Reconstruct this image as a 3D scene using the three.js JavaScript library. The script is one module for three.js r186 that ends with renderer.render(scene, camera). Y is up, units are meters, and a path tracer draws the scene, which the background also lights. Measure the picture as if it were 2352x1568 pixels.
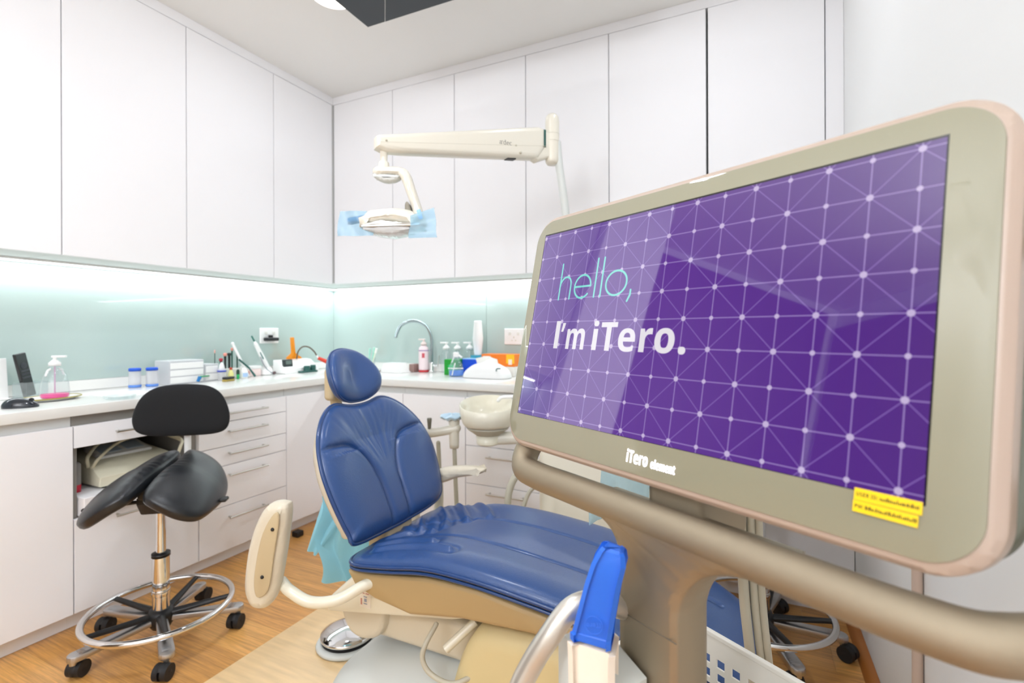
import * as THREE from 'three';
import { RoundedBoxGeometry } from 'three/addons/geometries/RoundedBoxGeometry.js';
import { mergeGeometries, toCreasedNormals } from 'three/addons/utils/BufferGeometryUtils.js';
import { RectAreaLightUniformsLib } from 'three/addons/lights/RectAreaLightUniformsLib.js';
import { FontLoader } from 'three/addons/loaders/FontLoader.js';
import { TextGeometry } from 'three/addons/geometries/TextGeometry.js';

// ---------------------------------------------------------------- camera, lights, exposure
RectAreaLightUniformsLib.init();
const scene = new THREE.Scene();
scene.background = new THREE.Color(0x000000);
const W = 2352, H = 1568;
const camera = new THREE.PerspectiveCamera(2 * Math.atan(784 / 1150) * 180 / Math.PI, W / H, 0.05, 40);
camera.position.set(2.97, 1.167, 2.97);
camera.rotation.set(0, 25.4 * Math.PI / 180, -0.0035, 'YXZ');
camera.setViewOffset(W, H, 0, 26, W, H);
camera.focus = 0.85;
camera.userData.fStop = 4.5;
camera.updateProjectionMatrix();
scene.add(camera);

const renderer = new THREE.WebGLRenderer({ antialias: true });
renderer.toneMapping = THREE.LinearToneMapping;
renderer.toneMappingExposure = 0.76;
renderer.shadowMap.enabled = true;

const CEIL = 2.774, ROOM_X = 3.345, ROOM_Z = 4.7;
const DOWNLIGHTS = [[1.17, 1.17, 55], [2.75, 1.17, 65], [1.85, 2.3, 200], [2.1, 3.6, 60]];  // last two are added fill for the right wall and lower room
const STRIP_NITS = 30;
for (const [x, z, nits] of DOWNLIGHTS) {
  const l = new THREE.RectAreaLight(0xeff4fd, nits, 0.16, 0.16);
  l.position.set(x, CEIL - 0.012, z); l.lookAt(x, 0, z); l.castShadow = true; scene.add(l);
}
const FILL_GLOBES = [[1.98, 2.1, 4.2], [2.55, 2.1, 4.2]];
for (const [x, y, z] of FILL_GLOBES) {
  const l = new THREE.PointLight(0xf5f8ff, 3.3, 0, 2); l.shadow.radius = 5.5;   // 11 cm globe, fill light added unseen behind the camera
  l.position.set(x, y, z); l.castShadow = true; scene.add(l);
}
const ledLight = (x, z, w, d, y = 1.4775) => {
  const l = new THREE.RectAreaLight(0xf9fbff, STRIP_NITS, w, d);
  l.position.set(x, y, z); l.rotation.set(-Math.PI / 2, 0, 0); l.castShadow = true; scene.add(l);
};
ledLight(0.06, 1.335, 0.03, 2.61);
ledLight(1.685, 0.06, 3.15, 0.03);

// ---------------------------------------------------------------- helpers
let seed = 7;
const rnd = () => { seed = (seed * 1664525 + 1013904223) % 4294967296; return seed / 4294967296; };
const V = (x, y, z) => new THREE.Vector3(x, y, z);
const PI = Math.PI;
const hash2 = (x, y) => { const s = Math.sin(x * 127.1 + y * 311.7) * 43758.5453; return s - Math.floor(s); };
const noise2 = (x, y) => {
  const xi = Math.floor(x), yi = Math.floor(y), xf = x - xi, yf = y - yi, u = xf * xf * (3 - 2 * xf), v = yf * yf * (3 - 2 * yf);
  return (hash2(xi, yi) * (1 - u) + hash2(xi + 1, yi) * u) * (1 - v) + (hash2(xi, yi + 1) * (1 - u) + hash2(xi + 1, yi + 1) * u) * v;
};
const fbm = (x, y, o = 4) => { let s = 0, a = 0.5; for (let i = 0; i < o; i++) { s += a * noise2(x, y); x *= 2.03; y *= 2.03; a *= 0.5; } return s; };

const used = {};
const numbered = (n) => { if (!(n in used)) { used[n] = 0; return n; } used[n]++; return `${n}_${String(used[n]).padStart(3, '0')}`; };
const flat = (g) => {
  const list = Array.isArray(g) ? g : [g];
  const r = list.map((a) => { let b = a.index ? a.toNonIndexed() : a; for (const k of Object.keys(b.attributes)) if (!['position', 'normal', 'uv'].includes(k)) b.deleteAttribute(k); if (!b.attributes.uv) b.setAttribute('uv', new THREE.BufferAttribute(new Float32Array(b.attributes.position.count * 2), 2)); return b; });
  return r.length === 1 ? r[0] : mergeGeometries(r);
};
function obj(name, g, mat, parent) {
  const m = new THREE.Mesh(flat(g), mat);
  m.castShadow = m.receiveShadow = true;
  if (parent) { m.name = name; parent.add(m); } else { m.name = numbered(name); scene.add(m); }
  return m;
}
function thing(name, label, category, [x, y, z] = [0, 0, 0], turn = 0, group) {
  const o = new THREE.Group(); o.name = numbered(name); scene.add(o);
  o.position.set(x, y, z); o.rotation.y = turn; o.userData = { label, category };
  if (group) o.userData.group = group;
  return o;
}
function tag(o, label, category, group) { o.userData = { label, category }; if (group) o.userData.group = group; return o; }
function struct(name, g, mat, parent) { const o = obj(name, g, mat, parent); if (!parent) { o.name = name; o.userData.kind = 'structure'; } return o; }
function dup(root, label, [x, y, z], turn) {
  const r = root.clone(); r.name = numbered(root.name.replace(/_\d{3}$/, '')); r.userData = { ...root.userData, label }; scene.add(r);
  r.position.set(x, y, z); if (turn !== undefined) r.rotation.y = turn; return r;
}
// geometries
const bx = (x0, x1, y0, y1, z0, z1, r = 0) => {
  const w = x1 - x0, h = y1 - y0, d = z1 - z0;
  const g = r > 0 ? new RoundedBoxGeometry(w, h, d, 3, Math.min(r, w / 2.01, h / 2.01, d / 2.01)) : new THREE.BoxGeometry(w, h, d);
  return g.translate((x0 + x1) / 2, (y0 + y1) / 2, (z0 + z1) / 2);
};
const cb = (w, h, d, r = 0) => bx(-w / 2, w / 2, 0, h, -d / 2, d / 2, r);
const cyl = (r0, r1, h, x = 0, y = 0, z = 0, n = 28) => new THREE.CylinderGeometry(r1, r0, h, n).translate(x, y + h / 2, z);
const rod = (a, b, r, r2 = r, n = 14) => {
  const d = b.clone().sub(a), L = d.length(), g = new THREE.CylinderGeometry(r2, r, L, n);
  g.translate(0, L / 2, 0); g.applyQuaternion(new THREE.Quaternion().setFromUnitVectors(V(0, 1, 0), d.normalize())); return g.translate(a.x, a.y, a.z);
};
const sph = (r, x, y, z, sx = 1, sy = 1, sz = 1, n = 20) => new THREE.SphereGeometry(r, n, Math.ceil(n * 0.7)).scale(sx, sy, sz).translate(x, y, z);
const tube = (pts, r, n = 60, m = 12, closed = false) => {
  const c = new THREE.CatmullRomCurve3(pts.map((p) => Array.isArray(p) ? V(...p) : p), closed, 'catmullrom', 0.5);
  const g = [new THREE.TubeGeometry(c, n, r, m, closed)];
  if (!closed) { const a = c.getPoint(0), b = c.getPoint(1); g.push(sph(r, a.x, a.y, a.z, 1, 1, 1, 10), sph(r, b.x, b.y, b.z, 1, 1, 1, 10)); }
  return flat(g);
};
const lathe = (p, n = 40) => new THREE.LatheGeometry(p.map(([r, y]) => new THREE.Vector2(Math.max(r, 0.0001), y)), n);
const poly = (pts) => { const s = new THREE.Shape(); pts.forEach(([x, y], i) => i ? s.lineTo(x, y) : s.moveTo(x, y)); s.closePath(); return s; };
const smooth = (pts, n = 100) => new THREE.Shape(new THREE.CatmullRomCurve3(pts.map(([x, y]) => V(x, y, 0)), true, 'catmullrom', 0.5).getPoints(n).map((p) => new THREE.Vector2(p.x, p.y)));
const ext = (shape, d, b = 0, seg = 3, cs = 16) => new THREE.ExtrudeGeometry(shape, { depth: d - 2 * b, bevelEnabled: b > 0, bevelThickness: b, bevelSize: b, bevelOffset: -b, bevelSegments: seg, curveSegments: cs }).translate(0, 0, b);
const rrect = (x0, x1, y0, y1, r) => {
  const s = new THREE.Shape(); s.moveTo(x0 + r, y0); s.lineTo(x1 - r, y0); s.absarc(x1 - r, y0 + r, r, -PI / 2, 0); s.lineTo(x1, y1 - r); s.absarc(x1 - r, y1 - r, r, 0, PI / 2);
  s.lineTo(x0 + r, y1); s.absarc(x0 + r, y1 - r, r, PI / 2, PI); s.lineTo(x0, y0 + r); s.absarc(x0 + r, y0 + r, r, PI, 1.5 * PI); return s;
};
const creased = (g, a = 0.6) => toCreasedNormals(g, a);
const ringTorus = (R, r, y, n = 80) => new THREE.TorusGeometry(R, r, 14, n).rotateX(PI / 2).translate(0, y, 0);

// ---------------------------------------------------------------- materials
const lin = (hex) => new THREE.Color(hex);
const S = (hex, rough = 0.5, o = {}) => new THREE.MeshStandardMaterial({ color: lin(hex), roughness: rough, ...o });
const P = (hex, rough = 0.5, o = {}) => new THREE.MeshPhysicalMaterial({ color: lin(hex), roughness: rough, ...o });
function dataTex(w, h, f, srgb = true, rep = [1, 1]) {
  const a = new Uint8Array(w * h * 4);
  for (let j = 0; j < h; j++) for (let i = 0; i < w; i++) { const c = f(i / w, j / h); const k = (j * w + i) * 4; a[k] = c[0]; a[k + 1] = c[1]; a[k + 2] = c[2]; a[k + 3] = 255; }
  const t = new THREE.DataTexture(a, w, h); t.magFilter = THREE.LinearFilter; t.minFilter = THREE.LinearFilter; t.wrapS = t.wrapT = THREE.RepeatWrapping; t.repeat.set(...rep);
  if (srgb) t.colorSpace = THREE.SRGBColorSpace; t.needsUpdate = true; return t;
}
const cl = (v) => Math.max(0, Math.min(255, v));
// one plank's grain: u along the plank (1.2 m), v across (0.16 m)
const plankTex = (ox, base) => dataTex(768, 160, (u, v) => {
  const w = fbm(u * 3 + ox, v * 4 + ox * 2, 3);
  const streak = fbm(u * 7 + ox * 3, v * 34 + w * 7, 4) - 0.47, fine = fbm(u * 40 + ox, v * 120, 2) - 0.37;
  const k = 1 + streak * 0.34 + fine * 0.16;
  return [cl(base[0] * k), cl(base[1] * (k * 1.02 - 0.02)), cl(base[2] * (k * 1.06 - 0.06))];
});
const bumpNoise = dataTex(256, 256, (u, v) => { const n = 255 * fbm(u * 64, v * 64, 3); return [n, n, n]; }, false);
const leatherBump = bumpNoise.clone(); leatherBump.repeat.set(14, 14); leatherBump.needsUpdate = true;
const speckBump = bumpNoise.clone(); speckBump.repeat.set(40, 40); speckBump.needsUpdate = true;

const M = {
  wall: S(0xf7f8f7, 0.85), ceiling: S(0xf3f3f0, 0.9), lacquer: S(0xf8f8fa, 0.6),
  carcass: S(0xd9dad8, 0.6), counter: P(0xeeeeea, 0.22, { clearcoat: 0.3 }), gap: S(0x9a9c99, 0.7),
  glass: P(0xb6c9c4, 0.12, { clearcoat: 1, clearcoatRoughness: 0.03 }),
  steel: S(0xc9c8c2, 0.28, { metalness: 1 }), chrome: S(0xe6e6e6, 0.07, { metalness: 1 }), alu: S(0xc6c7c9, 0.36, { metalness: 1 }),
  champagne: S(0xa0947f, 0.5, { metalness: 0.8, bumpMap: speckBump, bumpScale: 0.00008 }),
  black: S(0x17181a, 0.45), blackGloss: P(0x141518, 0.2, { clearcoat: 0.5 }), rubber: S(0x1d1d1f, 0.6),
  fabric: S(0x191b1e, 0.9, { bumpMap: speckBump, bumpScale: 0.0006 }),
  blackLeather: P(0x171b20, 0.34, { bumpMap: leatherBump, bumpScale: 0.0004, clearcoat: 0.15, clearcoatRoughness: 0.4 }),
  blue: P(0x254a83, 0.38, { bumpMap: leatherBump, bumpScale: 0.0006, clearcoat: 0.35, clearcoatRoughness: 0.2 }),
  bluePipe: P(0x1b4078, 0.3, { clearcoat: 0.3 }),
  beige: P(0xdbd2bd, 0.35, { clearcoat: 0.2 }), beigeWarm: S(0xc7b591, 0.45), bone: P(0xe6e1d2, 0.28, { clearcoat: 0.4 }), hose: S(0xc4bfac, 0.5),
  cream: P(0xe9e4d0, 0.3, { clearcoat: 0.3 }), baseGrey: S(0xd4d8d4, 0.5),
  white: P(0xf2f2f0, 0.35, { clearcoat: 0.2 }), whiteMatte: S(0xf0f0ee, 0.7), offwhite: S(0xdfdfd8, 0.6),
  film: P(0xc4e6fa, 0.25, { transmission: 0.75, thickness: 0, side: THREE.DoubleSide, ior: 1.3 }),
  bib: P(0x9cdcf0, 0.9, { transmission: 0.3, thickness: 0, side: THREE.DoubleSide }),
  clear: P(0xf4f8f8, 0.08, { transmission: 0.92, thickness: 0, ior: 1.45 }),
  frosted: P(0xf3f3f5, 0.35, { transmission: 0.6, thickness: 0 }),
  pink: S(0xff1493, 0.3), orange: P(0xffa412, 0.3, { transmission: 0.25, thickness: 0 }), red: S(0xc8300f, 0.4),
  wood: S(0xa8743a, 0.5), teal: S(0x1f5750, 0.4), green: S(0x0f9a3a, 0.4), cobalt: S(0x1558d0, 0.4),
  gunmetal: S(0x3a4046, 0.55),
};

// ---------------------------------------------------------------- setting
{
  const floor = struct('floor', bx(-0.15, ROOM_X + 0.15, -0.12, -0.006, -0.15, ROOM_Z + 0.15), S(0x8a6035, 0.7));
  const bases = [[214, 158, 88], [206, 150, 82], [219, 164, 94], [210, 153, 86]];
  const mats = bases.map((b, i) => P(0xffffff, 0.3, { map: plankTex(i * 7.3 + 1, b), clearcoat: 0.15, clearcoatRoughness: 0.25 }));
  const pw = 0.16, pl = 1.22;
  for (let r = 0; r * pw < ROOM_Z; r++) {
    const z0 = r * pw, z1 = Math.min(z0 + pw - 0.0006, ROOM_Z), off = -((r * 0.47) % 1) * pl;
    for (let x = off, i = 0; x < ROOM_X; x += pl, i++) {
      const a = Math.max(x, 0), b = Math.min(x + pl - 0.0006, ROOM_X);
      if (b - a < 0.02) continue;
      const g = bx(a, b, -0.006, 0, z0, z1), uv = g.attributes.uv, p = g.attributes.position;
      for (let k = 0; k < p.count; k++) uv.setXY(k, (p.getX(k) - x) / pl, (p.getZ(k) - z0) / pw);
      obj('plank', g, mats[(r * 3 + i * 2 + (r >> 2)) % 4], floor);
    }
  }
  struct('ceiling', bx(-0.15, ROOM_X + 0.15, CEIL, CEIL + 0.12, -0.15, ROOM_Z + 0.15), M.ceiling);
  struct('wall_left', bx(-0.15, 0, -0.1, CEIL, -0.15, ROOM_Z + 0.15), M.wall);
  struct('wall_back', bx(0, ROOM_X, -0.1, CEIL, -0.15, 0), M.wall);
  struct('wall_right', bx(ROOM_X, ROOM_X + 0.15, -0.1, CEIL, -0.15, ROOM_Z + 0.15), M.wall);
  struct('wall_front', bx(0, ROOM_X, -0.1, CEIL, ROOM_Z, ROOM_Z + 0.15), M.wall);
  struct('door_2', bx(0.06, 1.3, 0.001, 2.6, ROOM_Z - 0.045, ROOM_Z - 0.001, 0.004), S(0x7a6650, 0.5));  // added unseen dark panel, keeps the right of the screen reflection dark
  // wooden scotia along the right wall
  const sc = new THREE.Shape(); sc.moveTo(0, 0); sc.lineTo(0.034, 0); sc.lineTo(0.034, 0.034); sc.quadraticCurveTo(0.006, 0.03, 0, 0.0);
  struct('baseboard_right', ext(sc, ROOM_Z - 0.61).translate(ROOM_X - 0.0345, 0.0005, 0.605), S(0xa9682c, 0.45));
  struct('trim_1', bx(0.0, 0.376, 2.722, CEIL - 0.0005, 0.376, 2.7), M.lacquer);
  struct('trim_2', bx(0.0, ROOM_X - 0.001, 2.722, CEIL - 0.0005, 0.0, 0.3755), M.lacquer);
  struct('trim_3', bx(3.277, ROOM_X - 0.001, 1.489, 2.721, 0.0, 0.372), M.lacquer);
  // unseen dark door added behind the camera to dim the screen reflection
  const d = struct('door_1', bx(0.001, 0.045, 0.001, 2.7, 3.12, 4.6, 0.004), S(0x5b4a3b, 0.5));
  struct('door_handle', tube([[0.05, 1.03, 3.27], [0.09, 1.03, 3.27], [0.095, 1.03, 3.29], [0.095, 1.03, 3.38]], 0.009, 20), M.steel, d);
}

// ceiling fittings
{
  const glow = new THREE.MeshStandardMaterial({ color: 0xffffff, emissive: 0xfff6ea, emissiveIntensity: 3 });
  DOWNLIGHTS.forEach(([x, z], i) => {
    const t = thing('ceiling_downlight', ['glowing round downlight in the white ceiling beside the dark panel', 'round ceiling downlight near the right wall, outside the photo', 'added round fill downlight in the room centre, outside the photo', 'added round fill downlight behind the camera position'][i], 'light', [x, CEIL, z], 0, 'round ceiling downlights');
    obj('rim', lathe([[0.098, -0.0005], [0.106, -0.004], [0.112, -0.0005]]), M.white, t);
    obj('diffuser', cyl(0.098, 0.098, 0.006, 0, -0.0065, 0, 40), glow, t);
  });
  FILL_GLOBES.forEach(([x, y, z], i) => {
    const q = thing('fill_lamp', ['added unseen white fill globe behind the camera, farther from the right wall', 'added unseen white fill globe behind the camera, next to the right wall'][i], 'lamp', [x, y, z], 0, 'added fill globes behind the camera');
    obj('globe', sph(0.12, 0, 0, 0, 1, 1, 1, 32), new THREE.MeshStandardMaterial({ color: 0xffffff, emissive: 0xf6f8ff, emissiveIntensity: 2 }), q);
    obj('cord', cyl(0.003, 0.003, CEIL - y - 0.12, 0, 0.119, 0, 8), M.white, q); obj('canopy', lathe([[0, -0.03], [0.04, -0.02], [0.05, -0.0005], [0, -0.0005]]).translate(0, CEIL - y, 0), M.white, q);
  });
  const t = thing('ceiling_panel', 'dark grey panel hanging just below the white ceiling', 'panel', [1.4, 2.55, 1.186], 0.02);
  const sh = (p) => ext(poly(p), 0.05, 0.003).rotateX(PI / 2).translate(0, 0.05, 0);
  obj('panel_section', sh([[0, 0], [0.096, 0], [0.67, 0.72], [0, 0.72]]), M.gunmetal, t);
  obj('panel_section', sh([[0.0985, 0], [1.15, 0], [1.15, 0.72], [0.6725, 0.72]]), M.gunmetal, t);
  for (const [a, b] of [[0.15, 0.15], [0.95, 0.15], [0.15, 0.6], [0.95, 0.6]]) obj('hanger_rod', cyl(0.008, 0.008, CEIL - 2.6, a, 0.05, b, 12), M.gunmetal, t);
}

// ---------------------------------------------------------------- cupboards
const bar = (parent, a, b, out) => {   // bar pull on two posts
  const p = obj('handle', [rod(a.clone().add(out), b.clone().add(out), 0.005), rod(a.clone().lerp(b, 0.06), a.clone().lerp(b, 0.06).add(out), 0.0045), rod(b.clone().lerp(a, 0.06), b.clone().lerp(a, 0.06).add(out), 0.0045)], M.steel, parent);
  p.userData.label = 'slim steel bar handle'; return p;
};
{
  const yT = 2.72, y0 = 1.488, g = 'white wall cupboards above the worktop';
  const upL = [[0.387, 0.857], [0.857, 1.375], [1.375, 1.888], [1.888, 2.4], [2.4, 2.7]];
  const whereL = ['nearest the room corner', 'second from the room corner', 'third from the room corner', 'at the left photo edge', 'farthest from the corner, beyond the photo'];
  upL.forEach(([a, b], i) => {
    const t = thing('wall_cupboard', `tall white handleless wall cupboard on left wall, ${whereL[i]}`, 'cupboard', [0, y0, 0], 0, g);
    obj('body', bx(0.002, 0.358, 0.006, yT - y0 - 0.001, a + 0.001, b - 0.001), M.carcass, t);
    obj('door', bx(0.36, 0.38, 0, yT - y0 - 0.002, a + 0.002, b - 0.002, 0.0015), M.lacquer, t);
  });
  const upB = [[0.387, 0.891], [0.891, 1.358], [1.358, 1.83], [1.83, 2.306], [2.306, 2.784], [2.79, 3.274]];
  const whereB = ['nearest the room corner, behind the lamp head', 'second from the room corner', 'behind the middle of the lamp arm', 'behind the lamp post', 'left of the wide dark joint', 'beside the right wall'];
  upB.forEach(([a, b], i) => {
    const t = thing('wall_cupboard', `tall white handleless wall cupboard on back wall, ${whereB[i]}`, 'cupboard', [0, y0, 0], 0, g);
    obj('body', bx(Math.max(a + 0.001, 0.382), b - 0.001, 0.006, yT - y0 - 0.001, 0.002, 0.358), M.carcass, t);
    obj('door', bx(a + 0.002, b - 0.002, 0, yT - y0 - 0.002, 0.36, 0.38, 0.0015), M.lacquer, t);
  });
  // corner carcass, light strips
  tag(obj('corner_cupboard', bx(0.002, 0.38, 1.494, 2.72, 0.002, 0.385), M.carcass), 'blind corner body where the two rows of wall cupboards meet', 'cupboard');
  const led = new THREE.MeshStandardMaterial({ color: 0xffffff, emissive: 0xf3f9ff, emissiveIntensity: 6 });
  const strip = (label, a, lampG, bodyG) => { const t = thing('light_strip', label, 'light', a, 0, 'light strips under the wall cupboards'); obj('channel', bodyG, M.white, t); obj('led_diffuser', lampG, led, t); };
  strip('long glowing light strip under the left wall cupboards', [0, 1.4835, 0], bx(0.045, 0.075, -0.0045, -0.0005, 0.03, 2.64), bx(0.04, 0.08, 0, 0.0095, 0.025, 2.645));
  strip('long glowing light strip under the back wall cupboards', [0, 1.4835, 0], bx(0.11, 3.26, -0.0045, -0.0005, 0.045, 0.075), bx(0.105, 3.265, 0, 0.0095, 0.04, 0.08));
  // tall cupboard closing the left run
  const t = thing('tall_cupboard', 'full height white cupboard ending the left run, beyond the photo', 'cupboard', [0, 0, 0]);
  obj('body', bx(0.002, 0.598, 0.001, 2.77, 2.702, 3.08), M.carcass, t); obj('door', bx(0.6, 0.618, 0.07, 2.72, 2.704, 3.078, 0.002), M.lacquer, t);
}
{
  // lower run on the left wall
  const yB = 0.07, yD = 0.8, F0 = 0.58, F1 = 0.6;
  const out = V(0.028, 0, 0), gL = 'white base cupboards under the worktop';
  const carcassL = (t, a, b, niche) => {
    if (!niche) { obj('body', bx(0.002, F0 - 0.002, yB, 0.838, a + 0.001, b - 0.001), M.carcass, t); }
    else {
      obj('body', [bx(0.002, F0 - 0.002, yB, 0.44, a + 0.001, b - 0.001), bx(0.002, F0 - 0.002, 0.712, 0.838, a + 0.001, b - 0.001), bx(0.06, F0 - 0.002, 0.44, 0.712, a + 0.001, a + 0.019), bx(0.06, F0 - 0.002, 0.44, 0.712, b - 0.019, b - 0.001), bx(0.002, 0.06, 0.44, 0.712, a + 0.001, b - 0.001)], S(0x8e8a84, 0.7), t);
    }
    obj('plinth', bx(0.5, 0.545, 0.001, yB - 0.001, a, b - 0.0005), M.lacquer, t);
  };
  const front = (t, name, a, b, y0, y1, h) => {
    const d = obj(name, bx(F0, F1, y0 + 0.0015, y1 - 0.0015, a + 0.002, b - 0.002, 0.0015), M.lacquer, t);
    if (h) bar(d, V(F1, h, (a + b) / 2 - 0.11), V(F1, h, (a + b) / 2 + 0.11), out);
    return d;
  };
  const L = (label) => thing('base_cupboard', label, 'cupboard', [0, 0, 0], 0, gL);
  let t = L('plain white base cupboard door at the left photo edge, left of the open niche'); carcassL(t, 1.946, 2.45); front(t, 'door', 1.946, 2.45, yB, yD);
  t = L('plain white base cupboard at the end of the left run, beyond the photo'); carcassL(t, 2.45, 2.699); front(t, 'door', 2.45, 2.699, yB, yD);
  t = L('white base cupboard with open niche holding a beige device behind the black saddle stool'); carcassL(t, 1.459, 1.946, true);
  front(t, 'drawer', 1.459, 1.946, 0.712, yD, 0.757); front(t, 'drawer', 1.459, 1.946, yB, 0.437, 0.412);
  obj('pull_out_shelf', bx(0.062, 0.625, 0.441, 0.517, 1.481, 1.924, 0.003), M.lacquer, t);
  t = L('white base cupboard with five handled drawers right of the saddle stool'); carcassL(t, 0.959, 1.459);
  for (const [y0, y1, h] of [[0.713, 0.8, 0.757], [0.591, 0.713, 0.665], [0.495, 0.591, 0.555], [0.293, 0.495, 0.447], [yB, 0.293, 0.235]]) front(t, 'drawer', 0.959, 1.459, y0, y1, h);
  t = L('blank white corner base cupboard behind the dental chair headrest'); obj('body', bx(0.002, 0.578, yB, 0.838, 0.002, 0.957), M.carcass, t); front(t, 'filler_panel', 0.602, 0.959, yB, yD);
  obj('plinth', bx(0.5, 0.545, 0.001, yB - 0.001, 0.545, 0.958), M.lacquer, t);
  // lower run on the back wall
  const out2 = V(0, 0, 0.028);
  const runB = (label, a, b, kind) => {
    const q = L(label);
    obj('body', bx(a + 0.001, b - 0.001, yB, 0.838, 0.002, F0 - 0.002), M.carcass, q);
    obj('plinth', bx(Math.max(a, 0.5465), b - 0.0005, 0.001, yB - 0.001, 0.5, 0.545), M.lacquer, q);
    const fr = (name, y0, y1, h) => { const d = obj(name, bx(a + 0.002, b - 0.002, y0 + 0.0015, y1 - 0.0015, F0, F1, 0.0015), M.lacquer, q); if (h) bar(d, V((a + b) / 2 - 0.11, h, F1), V((a + b) / 2 + 0.11, h, F1), out2); };
    if (kind) { fr('drawer', 0.539, yD, 0.775); fr('drawer', 0.332, 0.539, 0.49); fr('drawer', yB, 0.332, 0.295); } else fr('door', yB, yD);
  };
  runB('plain white base cupboard on back wall nearest the corner, behind the backrest', 0.602, 1.137);
  runB('plain white base cupboard on back wall behind the blue wrapped tube holder', 1.137, 1.559);
  runB('white three-drawer base cupboard on back wall behind the spittoon bowl', 1.559, 2.06, true);
  runB('plain white base cupboard on back wall hidden behind the beige dental tower', 2.06, 2.345);
  runB('white three-drawer base cupboard on back wall glimpsed below the purple screen', 2.345, 2.83, true);
  runB('plain white base cupboard on back wall beside the right wall and far stool', 2.83, ROOM_X - 0.001);
  // worktop
  const w = thing('worktop', 'continuous white stone worktop running round the room corner', 'worktop', [0, 0, 0]);
  obj('slab', creased(ext(poly([[0.001, 0.001], [ROOM_X - 0.001, 0.001], [ROOM_X - 0.001, 0.612], [0.612, 0.612], [0.612, 2.7], [0.001, 2.7]]), 0.04, 0.002).rotateX(PI / 2).translate(0, 0.88, 0)), M.counter, w);
  obj('upstand', [bx(0.001, 0.02, 0.881, 0.93, 0.021, 2.7, 0.001), bx(0.001, ROOM_X - 0.001, 0.881, 0.93, 0.001, 0.02, 0.001)], M.counter, w);
  // glass splashbacks
  const sb = (label, g) => tag(obj('splashback', g, M.glass), label, 'splashback', 'mint glass splashbacks');
  sb('mint green glass splashback on the left wall', bx(0.001, 0.009, 0.931, 1.487, 0.0105, 2.7));
  sb('mint green glass splashback on back wall, left of the joint, behind the tap', bx(0.001, 1.373, 0.931, 1.487, 0.001, 0.009));
  sb('mint green glass splashback on back wall, right of the joint, behind the cup stack', bx(1.3755, ROOM_X - 0.001, 0.931, 1.487, 0.001, 0.009));
}
//==NEXT==
// ---------------------------------------------------------------- cushions
// closed outline in (s, t); top and bottom heights; map(s, t, h) -> world
function cushion({ outline, T, bottom = 0.02, detail = () => 0, map, n = 180, rings = 46, pw = 6, center }) {
  const c = new THREE.CatmullRomCurve3(outline.map(([s, t]) => V(s, t, 0)), true, 'catmullrom', 0.5);
  const o = c.getSpacedPoints(n).slice(0, n);
  const cx = center ? center[0] : o.reduce((a, p) => a + p.x, 0) / n, cy = center ? center[1] : o.reduce((a, p) => a + p.y, 0) / n;
  const pos = [], uv = [], idx = [], prof = [];
  for (let k = 0; k <= rings; k++) { const r = Math.sin(k / rings * PI / 2); prof.push([r, Math.pow(Math.max(0, 1 - Math.pow(r, pw)), 0.5) * T, 1]); }
  for (let k = 10; k >= 0; k--) { const r = Math.sin(k / 10 * PI / 2); if (k < 10) prof.push([r, -Math.pow(Math.max(0, 1 - Math.pow(r, 10)), 0.5) * bottom, 0]); }
  for (const [r, h, top] of prof) for (let i = 0; i < n; i++) {
    const s = cx + (o[i].x - cx) * r, t = cy + (o[i].y - cy) * r;
    const p = map(s, t, h + (top ? detail(s, t, r) * (1 - Math.pow(r, 14)) : 0)); pos.push(p.x, p.y, p.z); uv.push(s, t);
  }
  const R = prof.length;
  for (let k = 0; k < R - 1; k++) for (let i = 0; i < n; i++) { const a = k * n + i, b = k * n + (i + 1) % n, d = a + n, e = b + n; idx.push(a, d, b, b, d, e); }
  const g = new THREE.BufferGeometry(); g.setAttribute('position', new THREE.Float32BufferAttribute(pos, 3)); g.setAttribute('uv', new THREE.Float32BufferAttribute(uv, 2)); g.setIndex(idx); g.computeVertexNormals();
  return { g, edge: (h, k = 1) => o.map((p) => map(cx + (p.x - cx) * k, cy + (p.y - cy) * k, h)) };
}
const segDist = (px, py, L) => {
  let m = 1e9;
  for (let i = 0; i < L.length - 1; i++) {
    const [ax, ay] = L[i], [bx2, by] = L[i + 1], dx = bx2 - ax, dy = by - ay, u = Math.max(0, Math.min(1, ((px - ax) * dx + (py - ay) * dy) / (dx * dx + dy * dy)));
    m = Math.min(m, Math.hypot(px - ax - u * dx, py - ay - u * dy));
  }
  return m;
};
const spl = (L, n = 40) => new THREE.CatmullRomCurve3(L.map(([a, b]) => V(a, b, 0))).getPoints(n).map((p) => [p.x, p.y]);
const gauss = (d, w) => Math.exp(-(d * d) / (w * w));

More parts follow.
